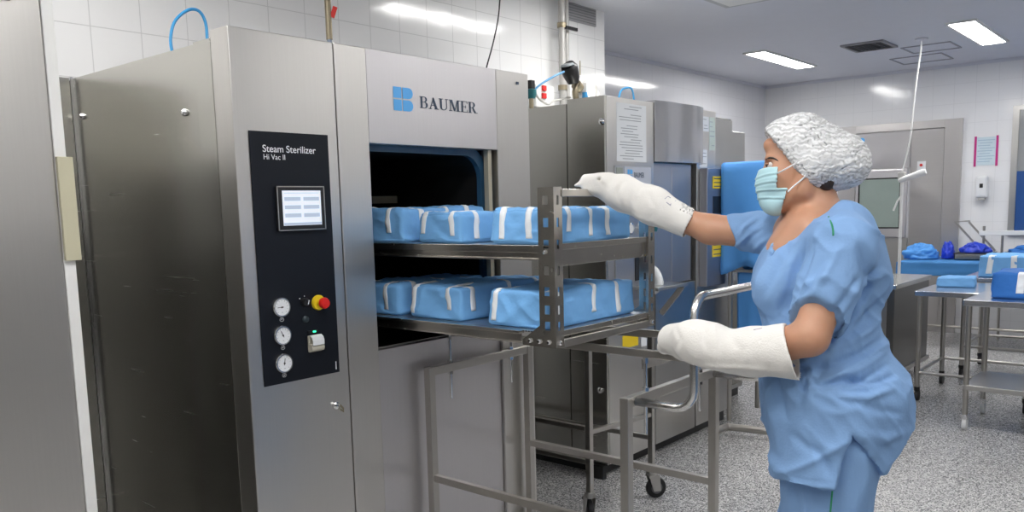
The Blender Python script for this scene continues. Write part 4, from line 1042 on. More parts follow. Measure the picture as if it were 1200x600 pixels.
def tray(x, y, z, wx, wy, label):
    t = empty('instrument_tray', (x, y, z), 0, label, 'tray', 'steel trays on the far covered table')
    b_ = MB(); b_.box(x-wx/2, x+wx/2, y-wy/2, y+wy/2, z, z+.006)
    for q in ((x-wx/2, x-wx/2+.006, y-wy/2, y+wy/2), (x+wx/2-.006, x+wx/2, y-wy/2, y+wy/2), (x-wx/2, x+wx/2, y-wy/2, y-wy/2+.006), (x-wx/2, x+wx/2, y+wy/2-.006, y+wy/2)):
        b_.box(q[0], q[1], q[2], q[3], z, z+.055)
    b_.build('tray_body', M['chrome'], t)
    b_ = MB(); b_.box(x-wx/2-.012, x+wx/2+.012, y-wy/2-.012, y+wy/2+.012, z+.055, z+.060); b_.build('tray_rim', M['dark'], t)
tray(8.66, 1.735, .812, .32, .28, 'steel tray under the royal blue bag on the far covered table')
heap('blue_bag', (8.66, 1.735, .873), .12, .115, .085, 8, M['royal'], 'royal blue plastic bag heaped in a steel tray on the far table', 'bag')
tray(8.66, 1.30, .812, .32, .40, 'steel tray with navy cloth at the right end of the far table')
heap('navy_cloth', (8.66, 1.30, .873), .12, .15, .07, 9, M['wrap_deep'], 'navy blue cloth in the rightmost steel tray of the far table', 'cloth')
t = empty('instrument_stand', (9.1, 1.3, 0), 0, 'steel stand with slanted arms and a pale horizontal bar by the far wall', 'stand')
for y in (2.02, 1.90):
    MB().bar((9.15, y, 1.14), (9.15, y-.24, .86), .018).build('slanted_arm', M['frame'], t)
MB().bar((9.15, 2.03, 1.14), (9.15, 1.89, 1.15), .012).build('arm_link', M['frame'], t)
MB().bar((9.12, 1.80, 1.03), (9.12, .90, 1.04), .03, .045).build('horizontal_bar', M['whiteplastic'], t, bevel=.004)
for y in (1.76, 1.60, .94): MB().cyl((9.12, y, 0), (9.12, y, 1.10 if y > 1.7 else 1.02), .012, 10).build('upright_rod', M['frame'], t)
heap('blue_bag', (9.12, 1.22, 1.063), .05, .15, .10, 12, plain('blue_grey', (.12, .2, .4), .5), 'blue grey bundle resting on the pale bar of the far stand', 'cloth')
# magnifier lamp on a pole with its cable
lm = empty('examination_lamp', (7.6, 2.1, 0), 0, 'white examination lamp on a slim white pole, cable running to the ceiling', 'lamp')
b0 = on(1057, 214, 'x', 7.6)
MB().tube([(b0.x, b0.y, .06), (b0.x, b0.y, b0.z+.06)], .013, 12).build('lamp_pole', M['white'], lm, smooth=True)
MB().lathe((b0.x, b0.y, 0), (0, 0, 1), [(.17, 0), (.17, .03), (.03, .06)], 24).build('lamp_base', M['white'], lm, smooth=True)
a, q = on(1053, 212, 'x', 7.55), on(1085, 201, 'x', 7.55)
MB().tube([a, a+(q-a)*.08, a+(q-a)*.92, q], [.012, .022, .03, .022], 14).build('lamp_head', plain('lamp_white', (.85, .85, .85), .3), lm, smooth=True)
MB().box(b0.x-.03, b0.x+.03, b0.y-.03, b0.y+.03, b0.z+.02, b0.z+.09).build('joint', M['pipe'], lm, bevel=.01)
a, q = on(1056, 230, 'x', 7.55), on(1047, 247, 'x', 7.55)
MB().tube([a, a+(q-a)*.5+Vector((0, 0, .02)), q], .008, 8).build('handle_loop', M['white'], lm, smooth=True)
pts = [on(1080, 45.5, 'z', ZC-.002), on(1079, 60, 'x', 7.61), on(1074, 95, 'x', 7.6), on(1070, 130, 'x', 7.6), on(1067, 160, 'x', 7.6), on(1059, 196, 'x', 7.6), b0+Vector((0, 0, .08))]
t = MB().tube(smooth_path(pts), .007, 8).build('hanging_cable', M['white'], None, smooth=True); tag(t, 'thin white cable hanging from the ceiling to the examination lamp', 'cable')
t = MB().lathe((7.628, 1.995, ZC), (0, 0, -1), [(.05, 0), (.05, .012), (.012, .02)], 20).build('ceiling_rose', M['ceiling'], None); tag(t, 'small round ceiling plate where the hanging cable starts', 'ceiling plate')

# ------------------------------------------------------------------ the person
# body, clothes, gloves and cap are grown from rounded solids that blend into one surface each
D0 = 2.15
ORG = np.array(W(945, 330, D0))
_r = ORG - np.array([0, 0, CAM_H]); _r = _r/np.linalg.norm(_r)
E2 = -np.array(up); E3 = _r - E2*np.dot(_r, E2); E3 /= np.linalg.norm(E3)
E1 = np.cross(E2, E3); E1 = E1 if np.dot(E1, rt) > 0 else -E1
BAS = np.array([E1, E2, E3])
def Lc(px, py, w=0.0):
    """body-local point: in front of / behind the body's middle plane by w metres"""
    d = D0
    c = np.array(W(px, py, d)); c0 = np.array([0, 0, CAM_H])
    dirn = (c-c0)/np.linalg.norm(c-c0)
    # slide along the sight line so the local depth is w
    p = c; t = (w - np.dot(p-ORG, E3))/np.dot(dirn, E3)
    return BAS @ (p + dirn*t - ORG)
def to_world(v):
    return v @ BAS + ORG
def sm(a, b, k):
    if k <= 0: return np.minimum(a, b)
    h = np.clip(.5+.5*(b-a)/k, 0, 1); return b*(1-h)+a*h-k*h*(1-h)
class Field:
    def __init__(s, lo, hi, h):
        s.lo = np.array(lo, float); s.h = h
        s.n = np.ceil((np.array(hi)-s.lo)/h).astype(int)+1
        s.ax = [s.lo[i]+h*np.arange(s.n[i]) for i in range(3)]
        s.D = np.full(s.n, .3, np.float32)
    def sub(s, lo, hi):
        sl = []
        for i in range(3):
            a = int(max(0, math.floor((lo[i]-s.lo[i])/s.h))); b = int(min(s.n[i], math.ceil((hi[i]-s.lo[i])/s.h)+1))
            if b <= a: return None, None
            sl.append(slice(a, b))
        g = np.meshgrid(s.ax[0][sl[0]], s.ax[1][sl[1]], s.ax[2][sl[2]], indexing='ij', sparse=True)
        return tuple(sl), g
    def put(s, d, sl, k, op):
        if op == 'u': s.D[sl] = sm(s.D[sl], d.astype(np.float32), k)
        else: s.D[sl] = -sm(-s.D[sl], d.astype(np.float32), k)     # carve
    def cone(s, a, b, ra, rb, k=.03, op='u', grow=0.0):
        a, b = np.array(a), np.array(b); ra += grow; rb += grow; m_ = max(ra, rb)+k+.05
        sl, g = s.sub(np.minimum(a, b)-m_, np.maximum(a, b)+m_)
        if sl is None: return s
        d = b-a; L2 = max(d @ d, 1e-9)
        px, py, pz = g[0]-a[0], g[1]-a[1], g[2]-a[2]
        t = np.clip((px*d[0]+py*d[1]+pz*d[2])/L2, 0, 1)
        dist = np.sqrt((px-t*d[0])**2+(py-t*d[1])**2+(pz-t*d[2])**2)-(ra+(rb-ra)*t)
        s.put(dist, sl, k, op); return s
    def ell(s, c, r, k=.03, op='u', rot=0.0, grow=0.0):
        """ellipsoid; rot turns it in the side-view plane"""
        c = np.array(c); r = np.array(r, float)+grow; m_ = r.max()+k+.05
        sl, g = s.sub(c-m_, c+m_)
        if sl is None: return s
        ca, sa = math.cos(rot), math.sin(rot)
        x, y, z = g[0]-c[0], g[1]-c[1], g[2]-c[2]
        xr = (x*ca+y*sa)/r[0]; yr = (-x*sa+y*ca)/r[1]; zr = z/r[2]
        k0 = np.sqrt(xr**2+yr**2+zr**2); k1 = np.sqrt((xr/r[0])**2+(yr/r[1])**2+(zr/r[2])**2)+1e-6
        s.put(k0*(k0-1)/k1, sl, k, op); return s
    def cut(s, p, n, k=.004):
        """remove everything on the +n side of a plane"""
        n = np.array(n, float); n /= np.linalg.norm(n); p = np.array(p)
        d = (s.ax[0][:, None, None]-p[0])*n[0]+(s.ax[1][None, :, None]-p[1])*n[1]+(s.ax[2][None, None, :]-p[2])*n[2]
        s.D = -sm(-s.D, -d.astype(np.float32), k); return s
    def shell(s, t):
        s.D = np.maximum(s.D, -(s.D+t)); return s
    def mesh(s):
        D = s.D; I = D < 0
        n = s.n
        c = np.zeros((n[0]-1, n[1]-1, n[2]-1), np.int8)
        for i in (0, 1):
            for j in (0, 1):
                for k in (0, 1): c += I[i:n[0]-1+i, j:n[1]-1+j, k:n[2]-1+k]
        act = (c > 0) & (c < 8); idx = -np.ones(act.shape, np.int64); P = np.argwhere(act); idx[act] = np.arange(len(P))
        acc = np.zeros((len(P), 3)); cnt = np.zeros(len(P))
        cor = [(i, j, k) for i in (0, 1) for j in (0, 1) for k in (0, 1)]
        for a in range(8):
            for b in range(a+1, 8):
                ca, cb = np.array(cor[a]), np.array(cor[b])
                if abs(ca-cb).sum() != 1: continue
                va = D[P[:, 0]+ca[0], P[:, 1]+ca[1], P[:, 2]+ca[2]]; vb = D[P[:, 0]+cb[0], P[:, 1]+cb[1], P[:, 2]+cb[2]]
                x = (va < 0) != (vb < 0); t = np.where(x, va/(va-vb+1e-12), 0)
                acc[x] += (ca+(cb-ca)*t[:, None])[x]; cnt[x] += 1
        V = s.lo+s.h*(P+acc/np.maximum(cnt, 1)[:, None])
        F = []
        for ax in range(3):
            o1, o2 = [(1, 2), (2, 0), (0, 1)][ax]
            sl0 = [slice(1, n[i]-1) for i in range(3)]; sl0[ax] = slice(0, n[ax]-1)
            sl1 = list(sl0); sl1[ax] = slice(1, n[ax])
            A, B = I[tuple(sl0)], I[tuple(sl1)]
            E = np.argwhere(A != B); fl = A[A != B]
            E = E+np.array([sl0[i].start for i in range(3)])
            u = np.zeros(3, int); u[o1] = 1; v = np.zeros(3, int); v[o2] = 1
            q = [E-u-v, E-v, E, E-u]
            ids = np.stack([idx[a[:, 0], a[:, 1], a[:, 2]] for a in q], 1)
            ids[~fl] = ids[~fl][:, ::-1]; F.append(ids)
        F = np.concatenate(F); F = F[(F >= 0).all(1)]
        return V, F
def vnoise(P, sc, seed=0):
    """smooth value noise on points"""
    rs = np.random.RandomState(seed); T = rs.rand(32, 32, 32)*2-1
    q = P*sc+100.3; i = np.floor(q).astype(int); f = q-i; f = f*f*(3-2*f); i %= 32; j = (i+1) % 32; r = 0
    for a in (0, 1):
        for b in (0, 1):
            for c in (0, 1):
                w_ = (f[:, 0] if a else 1-f[:, 0])*(f[:, 1] if b else 1-f[:, 1])*(f[:, 2] if c else 1-f[:, 2])
                r = r+w_*T[(j if a else i)[:, 0], (j if b else i)[:, 1], (j if c else i)[:, 2]]
    return r
def normals(V, F):
    N = np.zeros_like(V); a, b, c, d = (V[F[:, i]] for i in range(4))
    fn = np.cross(c-a, d-b)
    for i in range(4): np.add.at(N, F[:, i], fn)
    return N/(np.linalg.norm(N, axis=1)[:, None]+1e-12)
def relax(V, F, it=2):
    e = np.concatenate([F[:, [0, 1]], F[:, [1, 2]], F[:, [2, 3]], F[:, [3, 0]]])
    for _ in range(it):
        S = np.zeros_like(V); c = np.zeros(len(V)); np.add.at(S, e[:, 0], V[e[:, 1]]); np.add.at(c, e[:, 0], 1)
        np.add.at(S, e[:, 1], V[e[:, 0]]); np.add.at(c, e[:, 1], 1); V = V*.5+.5*S/np.maximum(c, 1)[:, None]
    return V
def emit(name, V, F, mat, parent):
    me = bpy.data.meshes.new(name); Wv = to_world(V); iv = np.array(parent_inv(parent))
    Wv = Wv @ iv[:3, :3].T + iv[:3, 3]
    me.vertices.add(len(Wv)); me.vertices.foreach_set('co', Wv.astype(np.float32).ravel())
    me.loops.add(F.size); me.loops.foreach_set('vertex_index', F.astype(np.int32).ravel())
    me.polygons.add(len(F)); me.polygons.foreach_set('loop_start', np.arange(0, F.size, 4, dtype=np.int32))
    me.update(calc_edges=True); me.validate()
    return mesh_obj(name, me, mat, parent, True)
def fold(V, N, pts, amp, wd, near=True):
    """raise (amp>0) or press (amp<0) a crease along a side-view polyline on the near or far surface"""
    P = [Lc(*p)[:2] for p in pts]; best = np.full(len(V), 9.0); fall = np.ones(len(V))
    n = len(P)-1
    for i in range(n):
        a, b = P[i], P[i+1]; d = b-a; L2 = d @ d
        t = np.clip(((V[:, :2]-a) @ d)/L2, 0, 1); dist = np.linalg.norm(V[:, :2]-a-t[:, None]*d, axis=1)
        u = (i+t)/n; m_ = dist < best; best[m_] = dist[m_]; fall[m_] = np.sin(PI*np.clip(u[m_]*.92+.04, 0, 1))**.5
    side = np.clip(-N[:, 2]*1.5+.3, 0, 1) if near else 1
    return V+N*(amp*np.exp(-(best/wd)**2)*fall*side)[:, None]

foot = np.array(W(985, 600, D0)); person = empty('person', (float(foot[0]), float(foot[1]), 0), 0,
    'person in blue scrubs, hair cover and mask, reaching to the rack in long white gloves', 'person')

# --- shared limb landmarks
SHL, ELL, WRL, HDL = Lc(990, 292, -.165), Lc(949, 395, -.220), Lc(838, 407, -.155), Lc(808, 401, -.098)
MDL, MDR = Lc(900, 410, -.178), Lc(792, 255, .166)
SHR, ELR, WRR, HDR = Lc(918, 274, .150), Lc(833, 269, .165), Lc(738, 231, .165), Lc(704, 217, .145)
PEL = Lc(975, 480, 0)
HIPL, HIPR = Lc(985, 520, -.065), Lc(968, 515, .085)
_dn = lambda z: None
def at_z(p, z, du=0.0, dw=0.0):
    """local point straight under p at world height z"""
    q = to_world(np.array(p)); q = q + E1*du + E3*dw; q[2] = z; return BAS @ (q-ORG)
KNL, KNR = at_z(HIPL, .46, -.02, -.005), at_z(HIPR, .46, -.035, .01)
ANL, ANR = at_z(HIPL, .09, .01, -.01), at_z(HIPR, .09, -.03, .02)

def body_prims(f, k=.03):
    # trunk and legs under the clothes
    f.cone(Lc(962, 300), Lc(967, 400), .095, .09, k); f.cone(Lc(967, 400), Lc(978, 490), .09, .11, k)
    f.cone(SHL, SHR, .050, .050, .04)
    for h, kn, an in ((HIPL, KNL, ANL), (HIPR, KNR, ANR)):
        f.cone(h, kn, .078, .048, k); f.cone(kn, an, .048, .033, k)
        toe = an + BAS @ (np.array([0, 0, -.055])) + np.array([-.12, 0, 0]); heel = an + BAS @ np.array([0, 0, -.05]) + np.array([.03, 0, 0])
        f.cone(heel, toe, .030, .026, .02)
    # neck and upper chest
    f.cone(Lc(962, 262), Lc(952, 222), .062, .052, .03)
    f.cone(Lc(945, 272, -.05), Lc(935, 268, .06), .055, .055, .04)
    f.ell(Lc(928, 300), (.070, .075, .10), .03)
    # arms
    f.cone(SHL, ELL, .050, .043, .03); f.cone(ELL, MDL, .045, .037, .012); f.cone(MDL, WRL, .037, .026, .02)
    f.cone(SHR, ELR, .050, .041, .03); f.cone(ELR, MDR, .040, .034, .02); f.cone(MDR, WRR, .034, .025, .02)
    # hands with four fingers and a thumb, inside the gloves
    for wr, hd, s in ((WRL, HDL, 1), (WRR, HDR, 1)):
        d = (hd-wr)/np.linalg.norm(hd-wr); side = np.cross(d, [0, 1, 0]); side /= np.linalg.norm(side); nn = np.cross(side, d)
        nn = nn if nn[1] > 0 else -nn
        palm = wr+d*.05; f.cone(wr, palm+d*.02, .024, .028, .01)
        for i, (o, L) in enumerate(((-.030, .048), (-.010, .056), (.010, .052), (.028, .042))):
            b0 = palm+d*.03+side*o*.72; b1 = b0+d*L*.42+nn*.004; b2 = b1+d*L*.22+nn*L*.22
            f.cone(b0, b1, .0095, .0085, .004); f.cone(b1, b2, .0085, .0075, .003)
        f.cone(wr+d*.01+nn*.008, wr+d*.034-side*.014+nn*.020, .0115, .010, .006); f.cone(wr+d*.034-side*.014+nn*.020, wr+d*.054-side*.010+nn*.024, .010, .0085, .003)
def head_prims(f):
    f.ell(Lc(945, 181), (.090, .092, .074), .02)                  # cranium
    f.ell(Lc(921, 206), (.058, .078, .062), .02)                  # face
    f.cone(Lc(903, 170, -.02), Lc(903, 170, .02), .018, .018, .02)  # forehead
    f.cone(Lc(902.5, 186.5, -.034), Lc(902.5, 186.5, .034), .0115, .0115, .012)
    f.cone(Lc(901, 195), Lc(893.5, 211), .008, .0125, .010)       # nose
    f.ell(Lc(892.5, 213), (.010, .009, .017), .008)
    f.ell(Lc(904, 226), (.022, .020, .030), .014)                 # mouth
    f.cone(Lc(901, 223.5, -.016), Lc(901, 223.5, .016), .0105, .0105, .004); f.cone(Lc(901.5, 228.5, -.014), Lc(901.5, 228.5, .014), .010, .010, .004)
    f.cone(Lc(908, 240, -.012), Lc(908, 240, .012), .020, .020, .016)  # chin
    for s in (-1, 1):
        f.cone(Lc(911, 239, s*.015), Lc(941, 223, s*.052), .020, .020, .02)   # jaw
        f.cone(Lc(941, 223, s*.052), Lc(944, 200, s*.062), .020, .018, .02)
        f.ell(Lc(911, 209, s*.036), (.028, .026, .022), .02)        # cheek
        f.ell(Lc(899.5, 194.5, s*.034), (.013, .012, .017), .012, 'c')   # eye socket
        # ear: plate, rim and lobe
        f.ell(Lc(949, 197, s*.074), (.017, .030, .008), .008, rot=.25)
        f.ell(Lc(948, 196, s*.084), (.010, .020, .006), .004, 'c', rot=.25)
lo = np.array([-.62, -.56, -.40]); hi = np.array([.30, 1.32, .38])
fb = Field(lo, hi, .0052)
body_prims(fb); head_prims(fb)
Vb, Fb = fb.mesh(); Vb = relax(Vb, Fb, 1)
body = emit('body', Vb, Fb, M['skin'], person)
bvh = BVHTree.FromPolygons([Vector(v) for v in to_world(Vb)], Fb.tolist())
def surf(px, py, off=0.0, tree=None):
    """world point on the near surface of the body at that direction"""
    o = Vector((0, 0, CAM_H)); d = (W(px, py, 1.0)-o).normalized()
    h = (tree or bvh).ray_cast(o, d)
    return (h[0] - d*off) if h[0] is not None else W(px, py, 2.08)
# --- eyes, brows
def wball(name, c, r, mat, sc=(1, 1, 1)):
    mb = MB(); bmesh.ops.create_uvsphere(mb.bm, u_segments=20, v_segments=12, radius=r, matrix=Matrix.Translation(c)); return mb.build(name, mat, person, smooth='all')
for s in (-1, 1):
    c = Vector(to_world(Lc(903.6, 194.5, s*.031)).tolist()); e_ = wball('eye', c, .0108, plain('eye_white', (.75, .72, .70), .2))
    fwdv = Vector((-E1).tolist())
    ib = MB(); ib.lathe(c+fwdv*.0092, fwdv, [(.0056, 0), (.0050, .0016), (0, .0024)], 16); ib.build('iris', plain('iris_brown', (.05, .025, .012), .1), e_, smooth='all')
    up_ = Vector((-E2).tolist()); lt = Vector((E3*s).tolist())
    ld = MB(); pts = [c+fwdv*(.0115*math.cos(a))+lt*(.013*math.sin(a))+up_*(.0048*math.cos(a)+.001) for a in (-.9, -.5, 0, .5, .95)]
    ld.tube(smooth_path(pts, 3), .0024, 6); ld.build('upper_eyelid', M['skin'], e_, smooth='all')
    ls = MB(); pts = [c+fwdv*(.0140*math.cos(a))+lt*(.0145*math.sin(a))+up_*(.0030*math.cos(a)) for a in (-.9, -.5, 0, .5, 1.0)]
    ls.tube(smooth_path(pts, 3), .0013, 5); ls.build('lashes', M['hair'], e_)
bp_ = [surf(px, py, .0015) for px, py in ((897.5, 187.0), (902, 184.8), (907, 185.5), (912, 188.5))]
MB().tube(smooth_path(bp_, 3), [.0016, .002, .0022, .0024, .0024, .0024, .0022, .002, .0016, .001], 6).build('eyebrow', M['hair'], person)
# --- hair, under the cover
fh = Field([-.18, -.50, -.14], [.20, -.17, .14], .0045)
fh.ell(Lc(948, 180.5), (.089, .093, .077), .01); fh.cone(Lc(972, 196), Lc(972, 214), .052, .030, .03)
fh.cone(Lc(952, 196, -.06), Lc(968, 214, -.045), .020, .020, .02); fh.ell(Lc(984, 190), (.045, .040, .045), .03)
n_ = np.array([-51, 35, 0]); fh.cut(Lc(912, 172), [-.80, .60, 0], .01)
Vh, Fh = fh.mesh(); Nh = normals(Vh, Fh); Vh = Vh+Nh*(.0025*vnoise(Vh*[1, 3, 1], 60, 3))[:, None]
emit('hair', Vh, Fh, M['hair'], person)
# --- bouffant cover
fc = Field([-.20, -.52, -.17], [.24, -.17, .17], .004)
fc.cone(Lc(938, 174), Lc(981, 189), .093, .076, .02); fc.cone(Lc(908, 166, -.03), Lc(908, 166, .03), .030, .030, .05); fc.ell(Lc(960, 202, 0), (.050, .050, .080), .03)
fc.ell(Lc(994, 195), (.052, .050, .060), .02)
for s in (-1, 1): fc.ell(Lc(951, 195, s*.046), (.046, .050, .046), .03)
fc.cut(Lc(913, 178), [-.835, .55, 0], .008)
fc.shell(.0045)
Vc, Fc = fc.mesh(); Nc = normals(Vc, Fc); Vc = relax(Vc, Fc, 1)
q = Vc.copy(); g = q[:, 0]*.45+q[:, 1]*.89
rip = np.sin(g*260+5*vnoise(q, 14, 5))*.0009+.0012*vnoise(q*[1, 1.6, 1], 34, 9)+.004*vnoise(q, 12, 2)
Vc = Vc+Nc*rip[:, None]*np.sign(1)
cap = emit('hair_cover', Vc, Fc, M['cap'], person)
# elastic hem of the cover
capbvh = BVHTree.FromPolygons([Vector(v) for v in to_world(Vc)], Fc.tolist())
hem = [surf(px, py, .001, capbvh) for px, py in ((900, 156), (906, 167), (913, 179), (920, 190.5), (927, 201))]
hem = [surf(*p, .0012, capbvh) for p in ((901, 160), (907, 169), (914, 180), (921, 191), (928, 201.5), (935, 210), (945, 215), (957, 219), (968, 221.5), (978, 221))]
ok_ = [hem[0]]
for p in hem[1:]:
    if (p-ok_[-1]).length < .06: ok_.append(p)
MB().tube(smooth_path(ok_, 4), .0032, 8).build('elastic_hem', M['strap'], cap, smooth='all')
# --- surgical mask
fm = Field([-.20, -.33, -.11], [.03, -.13, .11], .0026)
for g_ in (0,):
    fm.ell(Lc(918, 207), (.058, .060, .062), .02, grow=.007); fm.cone(Lc(901, 201), Lc(896, 213), .012, .017, .02)
    fm.ell(Lc(900.5, 226), (.026, .036, .040), .03); fm.cone(Lc(906, 240, -.014), Lc(906, 240, .014), .025, .025, .03)
    for s in (-1, 1): fm.ell(Lc(911, 212, s*.036), (.030, .030, .030), .02); fm.cone(Lc(912, 239, s*.015), Lc(928, 231, s*.040), .026, .024, .02)
fm.shell(.0045)
# edges: top, side, lower edge
fm.cut(Lc(900, 199.5), [.05, -1, 0], .003)
n1 = np.array(Lc(912, 199))[:2]; 
fm.cut(Lc(912.5, 205), [1, .08, 0], .003) if False else None
# stepped side edge: narrow above the fold, wider below
sl, g = fm.sub(fm.lo, fm.lo+fm.h*fm.n)
p1 = Lc(912, 212); p2 = Lc(923.5, 224); p3 = Lc(917, 246)
d_up = (g[0]-p1[0])*1.0+(g[1]-p1[1])*.08
e = p3-p2; nrm = np.array([-e[1], e[0]]); nrm = nrm/np.linalg.norm(nrm); nrm = nrm if nrm[0] > 0 else -nrm
d_lo = (g[0]-p2[0])*nrm[0]+(g[1]-p2[1])*nrm[1]+g[2]*0
d_up = d_up+g[2]*0; ymid = Lc(912, 224)[1]
d_a = np.maximum(d_up, (g[1]-ymid)+g[0]*0+g[2]*0); d_b = np.maximum(d_lo, -(g[1]-ymid)+g[0]*0+g[2]*0)
keep = np.minimum(d_a, d_b)
fm.D = np.maximum(fm.D, keep.astype(np.float32))
Vm, Fm = fm.mesh(); Vm = relax(Vm, Fm, 1); Nm = normals(Vm, Fm)
ple = np.zeros(len(Vm))
for py in (209, 217, 225, 233):
    yy = Lc(905, py)[1]+.10*(Vm[:, 0]-Lc(890, py)[0])*(py-217)/16
    dd = Vm[:, 1]-yy; ple += .0022*np.exp(-(dd/.0022)**2)-.0018*np.exp(-((dd-.004)/.0028)**2)
Vm = Vm+Nm*ple[:, None]
fmask = emit('face_mask', Vm, Fm, M['mask'], person)
mb_ = BVHTree.FromPolygons([Vector(v) for v in to_world(Vm)], Fm.tolist())
def either(px, py, off=.002):
    a = surf(px, py, off); b = surf(px, py, off, mb_)
    o = Vector((0, 0, CAM_H)); return a if (a-o).length < (b-o).length else b
for pts in (((911.5, 203), (918, 199.5), (926, 195), (934, 190.5), (941, 187)), ((923, 225), (928, 220), (934, 215), (940, 210), (944, 206))):
    P_ = [either(*p, .003) for p in pts]
    MB().tube(smooth_path(P_, 3), .0021, 8).build('ear_loop', M['strap'], fmask, smooth='all')
# --- scrub tunic
ft = Field([-.30, -.26, -.36], [.36, .68, .33], .0056)
k = .05
SLV = ELL+(SHL-ELL)*.16
def tunic(f, grow=0.0):
    f.cone(Lc(988, 288, -.135), Lc(925, 280, .125), .068, .062, k)                     # shoulder yoke
    f.ell(Lc(959, 330), (.160, .150, .150), k, grow=grow)                           # ribcage
    f.ell(Lc(1000, 318, -.02), (.085, .110, .125), k)                                # upper back
    for s in (-.072, .068): f.ell(Lc(916, 335, s), (.072, .066, .066), .04)          # bust
    f.ell(Lc(962, 405), (.150, .150, .150), k)                                       # waist
    f.ell(Lc(965, 440), (.158, .13, .158), k); f.ell(Lc(978, 478), (.160, .14, .175), k)
    f.ell(Lc(1018, 468, -.02), (.088, .10, .13), k)                                  # seat
    f.cone(Lc(963, 480), Lc(974, 565), .145, .125, .05); f.cone(Lc(975, 480, -.050), Lc(970, 565, -.070), .14, .125, .05); f.cone(Lc(1010, 480, -.02), Lc(1018, 560, -.02), .105, .085, .05)
tunic(ft)
ft.cone(SHL, SLV, .080, .069, .022)                              # near sleeve
ft.cone(SHR, SHR+(ELR-SHR)*.62, .070, .056, .05)                                      # far sleeve
ft.cone(Lc(1000, 266), Lc(955, 262, .02), .052, .048, .05); ft.cone(Lc(985, 262, -.03), Lc(985, 285, -.10), .055, .06, .05)
# hems
dL = (ELL-SHL)/np.linalg.norm(ELL-SHL)
sl, g = ft.sub(ft.lo, ft.lo+ft.h*ft.n)
Z0 = g[0]*0+g[1]*0+g[2]*0
def plane(p, n): n = np.array(n, float); n /= np.linalg.norm(n); return (g[0]-p[0])*n[0]+(g[1]-p[1])*n[1]+(g[2]-p[2])*n[2]+Z0
def capdist(a, b, r): 
    d = b-a; t = np.clip(((g[0]-a[0])*d[0]+(g[1]-a[1])*d[1]+(g[2]-a[2])*d[2])/(d @ d), 0, 1)
    return np.sqrt((g[0]-a[0]-t*d[0])**2+(g[1]-a[1]-t*d[1])**2+(g[2]-a[2]-t*d[2])**2)-r
# the sleeve opening: shave the tube below the hem plane, only round the arm
hemp = Lc(950, 372, -.21)
band = np.maximum(-plane(hemp, Lc(976, 386)-Lc(925, 362) if False else [0, 0, 0.0001+1]), 0) if False else None
eh = Lc(976, 386)-Lc(925, 362); nh = np.array([-eh[1], eh[0], -.10]); nh = nh if nh[1] > 0 else -nh
armreg = capdist(SLV-dL*.02, SLV+dL*.12, .088)
ft.D = np.maximum(ft.D, -np.maximum(-plane(hemp, nh), armreg).astype(np.float32)) if False else ft.D
cutreg = np.maximum(-plane(hemp, nh), np.maximum(armreg, plane([0, 0, -.150], [0, 0, 1])))
ft.D = np.maximum(ft.D, -cutreg.astype(np.float32))
# far sleeve end
dR = (ELR-SHR)/np.linalg.norm(ELR-SHR)
pr_c = Lc(857, 273, .16); nR = Lc(868, 298)-Lc(846, 250); nR = np.array([nR[1], -nR[0], .0]); nR = nR if nR[0] < 0 else -nR
ft.D = np.maximum(ft.D, np.minimum(plane(pr_c, nR), -plane(Lc(860, 318), [0, 1, 0])).astype(np.float32))
# v neck and round back of neck
def side(a, b, right):
    e = b-a; n = np.array([-e[1], e[0], 0]); n = n if np.dot(n, right-a) > 0 else -n; return plane(a, n)
nA, nB, nC, nI = Lc(988, 232), Lc(904, 309), Lc(920, 257), Lc(945, 245)
hole = np.minimum(np.minimum(side(nA, nB, nI), side(nB, nC, nI)), -plane([0, 0, .085], [0, 0, 1]))
ft.D = np.maximum(ft.D, hole.astype(np.float32))
# bottom hem with side slit: front flap and back flap
SLx = Lc(994, 494)
fr1, fr2 = Lc(916, 553), Lc(978, 558); bk1, bk2 = Lc(1030, 548), Lc(1074, 484)
def below(a, b):
    e = b-a; n = np.array([-e[1], e[0], 0]); n = n if n[1] > 0 else -n; return plane(a, n)
front = np.maximum(below(fr1, fr2), 0*Z0-9)
e_ = Lc(976, 558)-SLx; nfr = np.array([-e_[1], e_[0], 0]); nfr = nfr if nfr[0] > 0 else -nfr
e2_ = Lc(1030, 547)-SLx; nbk = np.array([-e2_[1], e2_[0], 0]); nbk = nbk if nbk[0] < 0 else -nbk
slit = -np.maximum(np.maximum(-plane(SLx, nfr), -plane(SLx, nbk)), plane([0, 0, -.02], [0, 0, 1])*1.0)   # >0 inside the opening on the near side
ft.D = np.maximum(ft.D, slit.astype(np.float32))
xm = Lc(1003, 520)[0]
lower = np.where((g[0]+Z0) < xm, below(fr1, fr2), below(bk1, bk2))
ft.D = np.maximum(ft.D, lower.astype(np.float32))
Vt, Ft = ft.mesh(); Vt = relax(Vt, Ft, 2); Nt = normals(Vt, Ft)
Vt = Vt+Nt*(.0045*vnoise(Vt*[1, 1, 1], 9, 1)+.0018*vnoise(Vt*[1, .6, 1], 26, 4))[:, None]
rg = 1-np.abs(vnoise(Vt @ np.array([[.8, -.6, 0], [.6, .8, 0], [0, 0, 1]]).T*[.55, 1.6, 1.0], 9, 31)); rg2 = 1-np.abs(vnoise(Vt @ np.array([[.6, .8, 0], [-.8, .6, 0], [0, 0, 1]]).T*[.6, 1.7, 1.0], 15, 37))
Vt = Vt+Nt*(.010*(rg**5-.25)+.0045*(rg2**4-.3))[:, None]
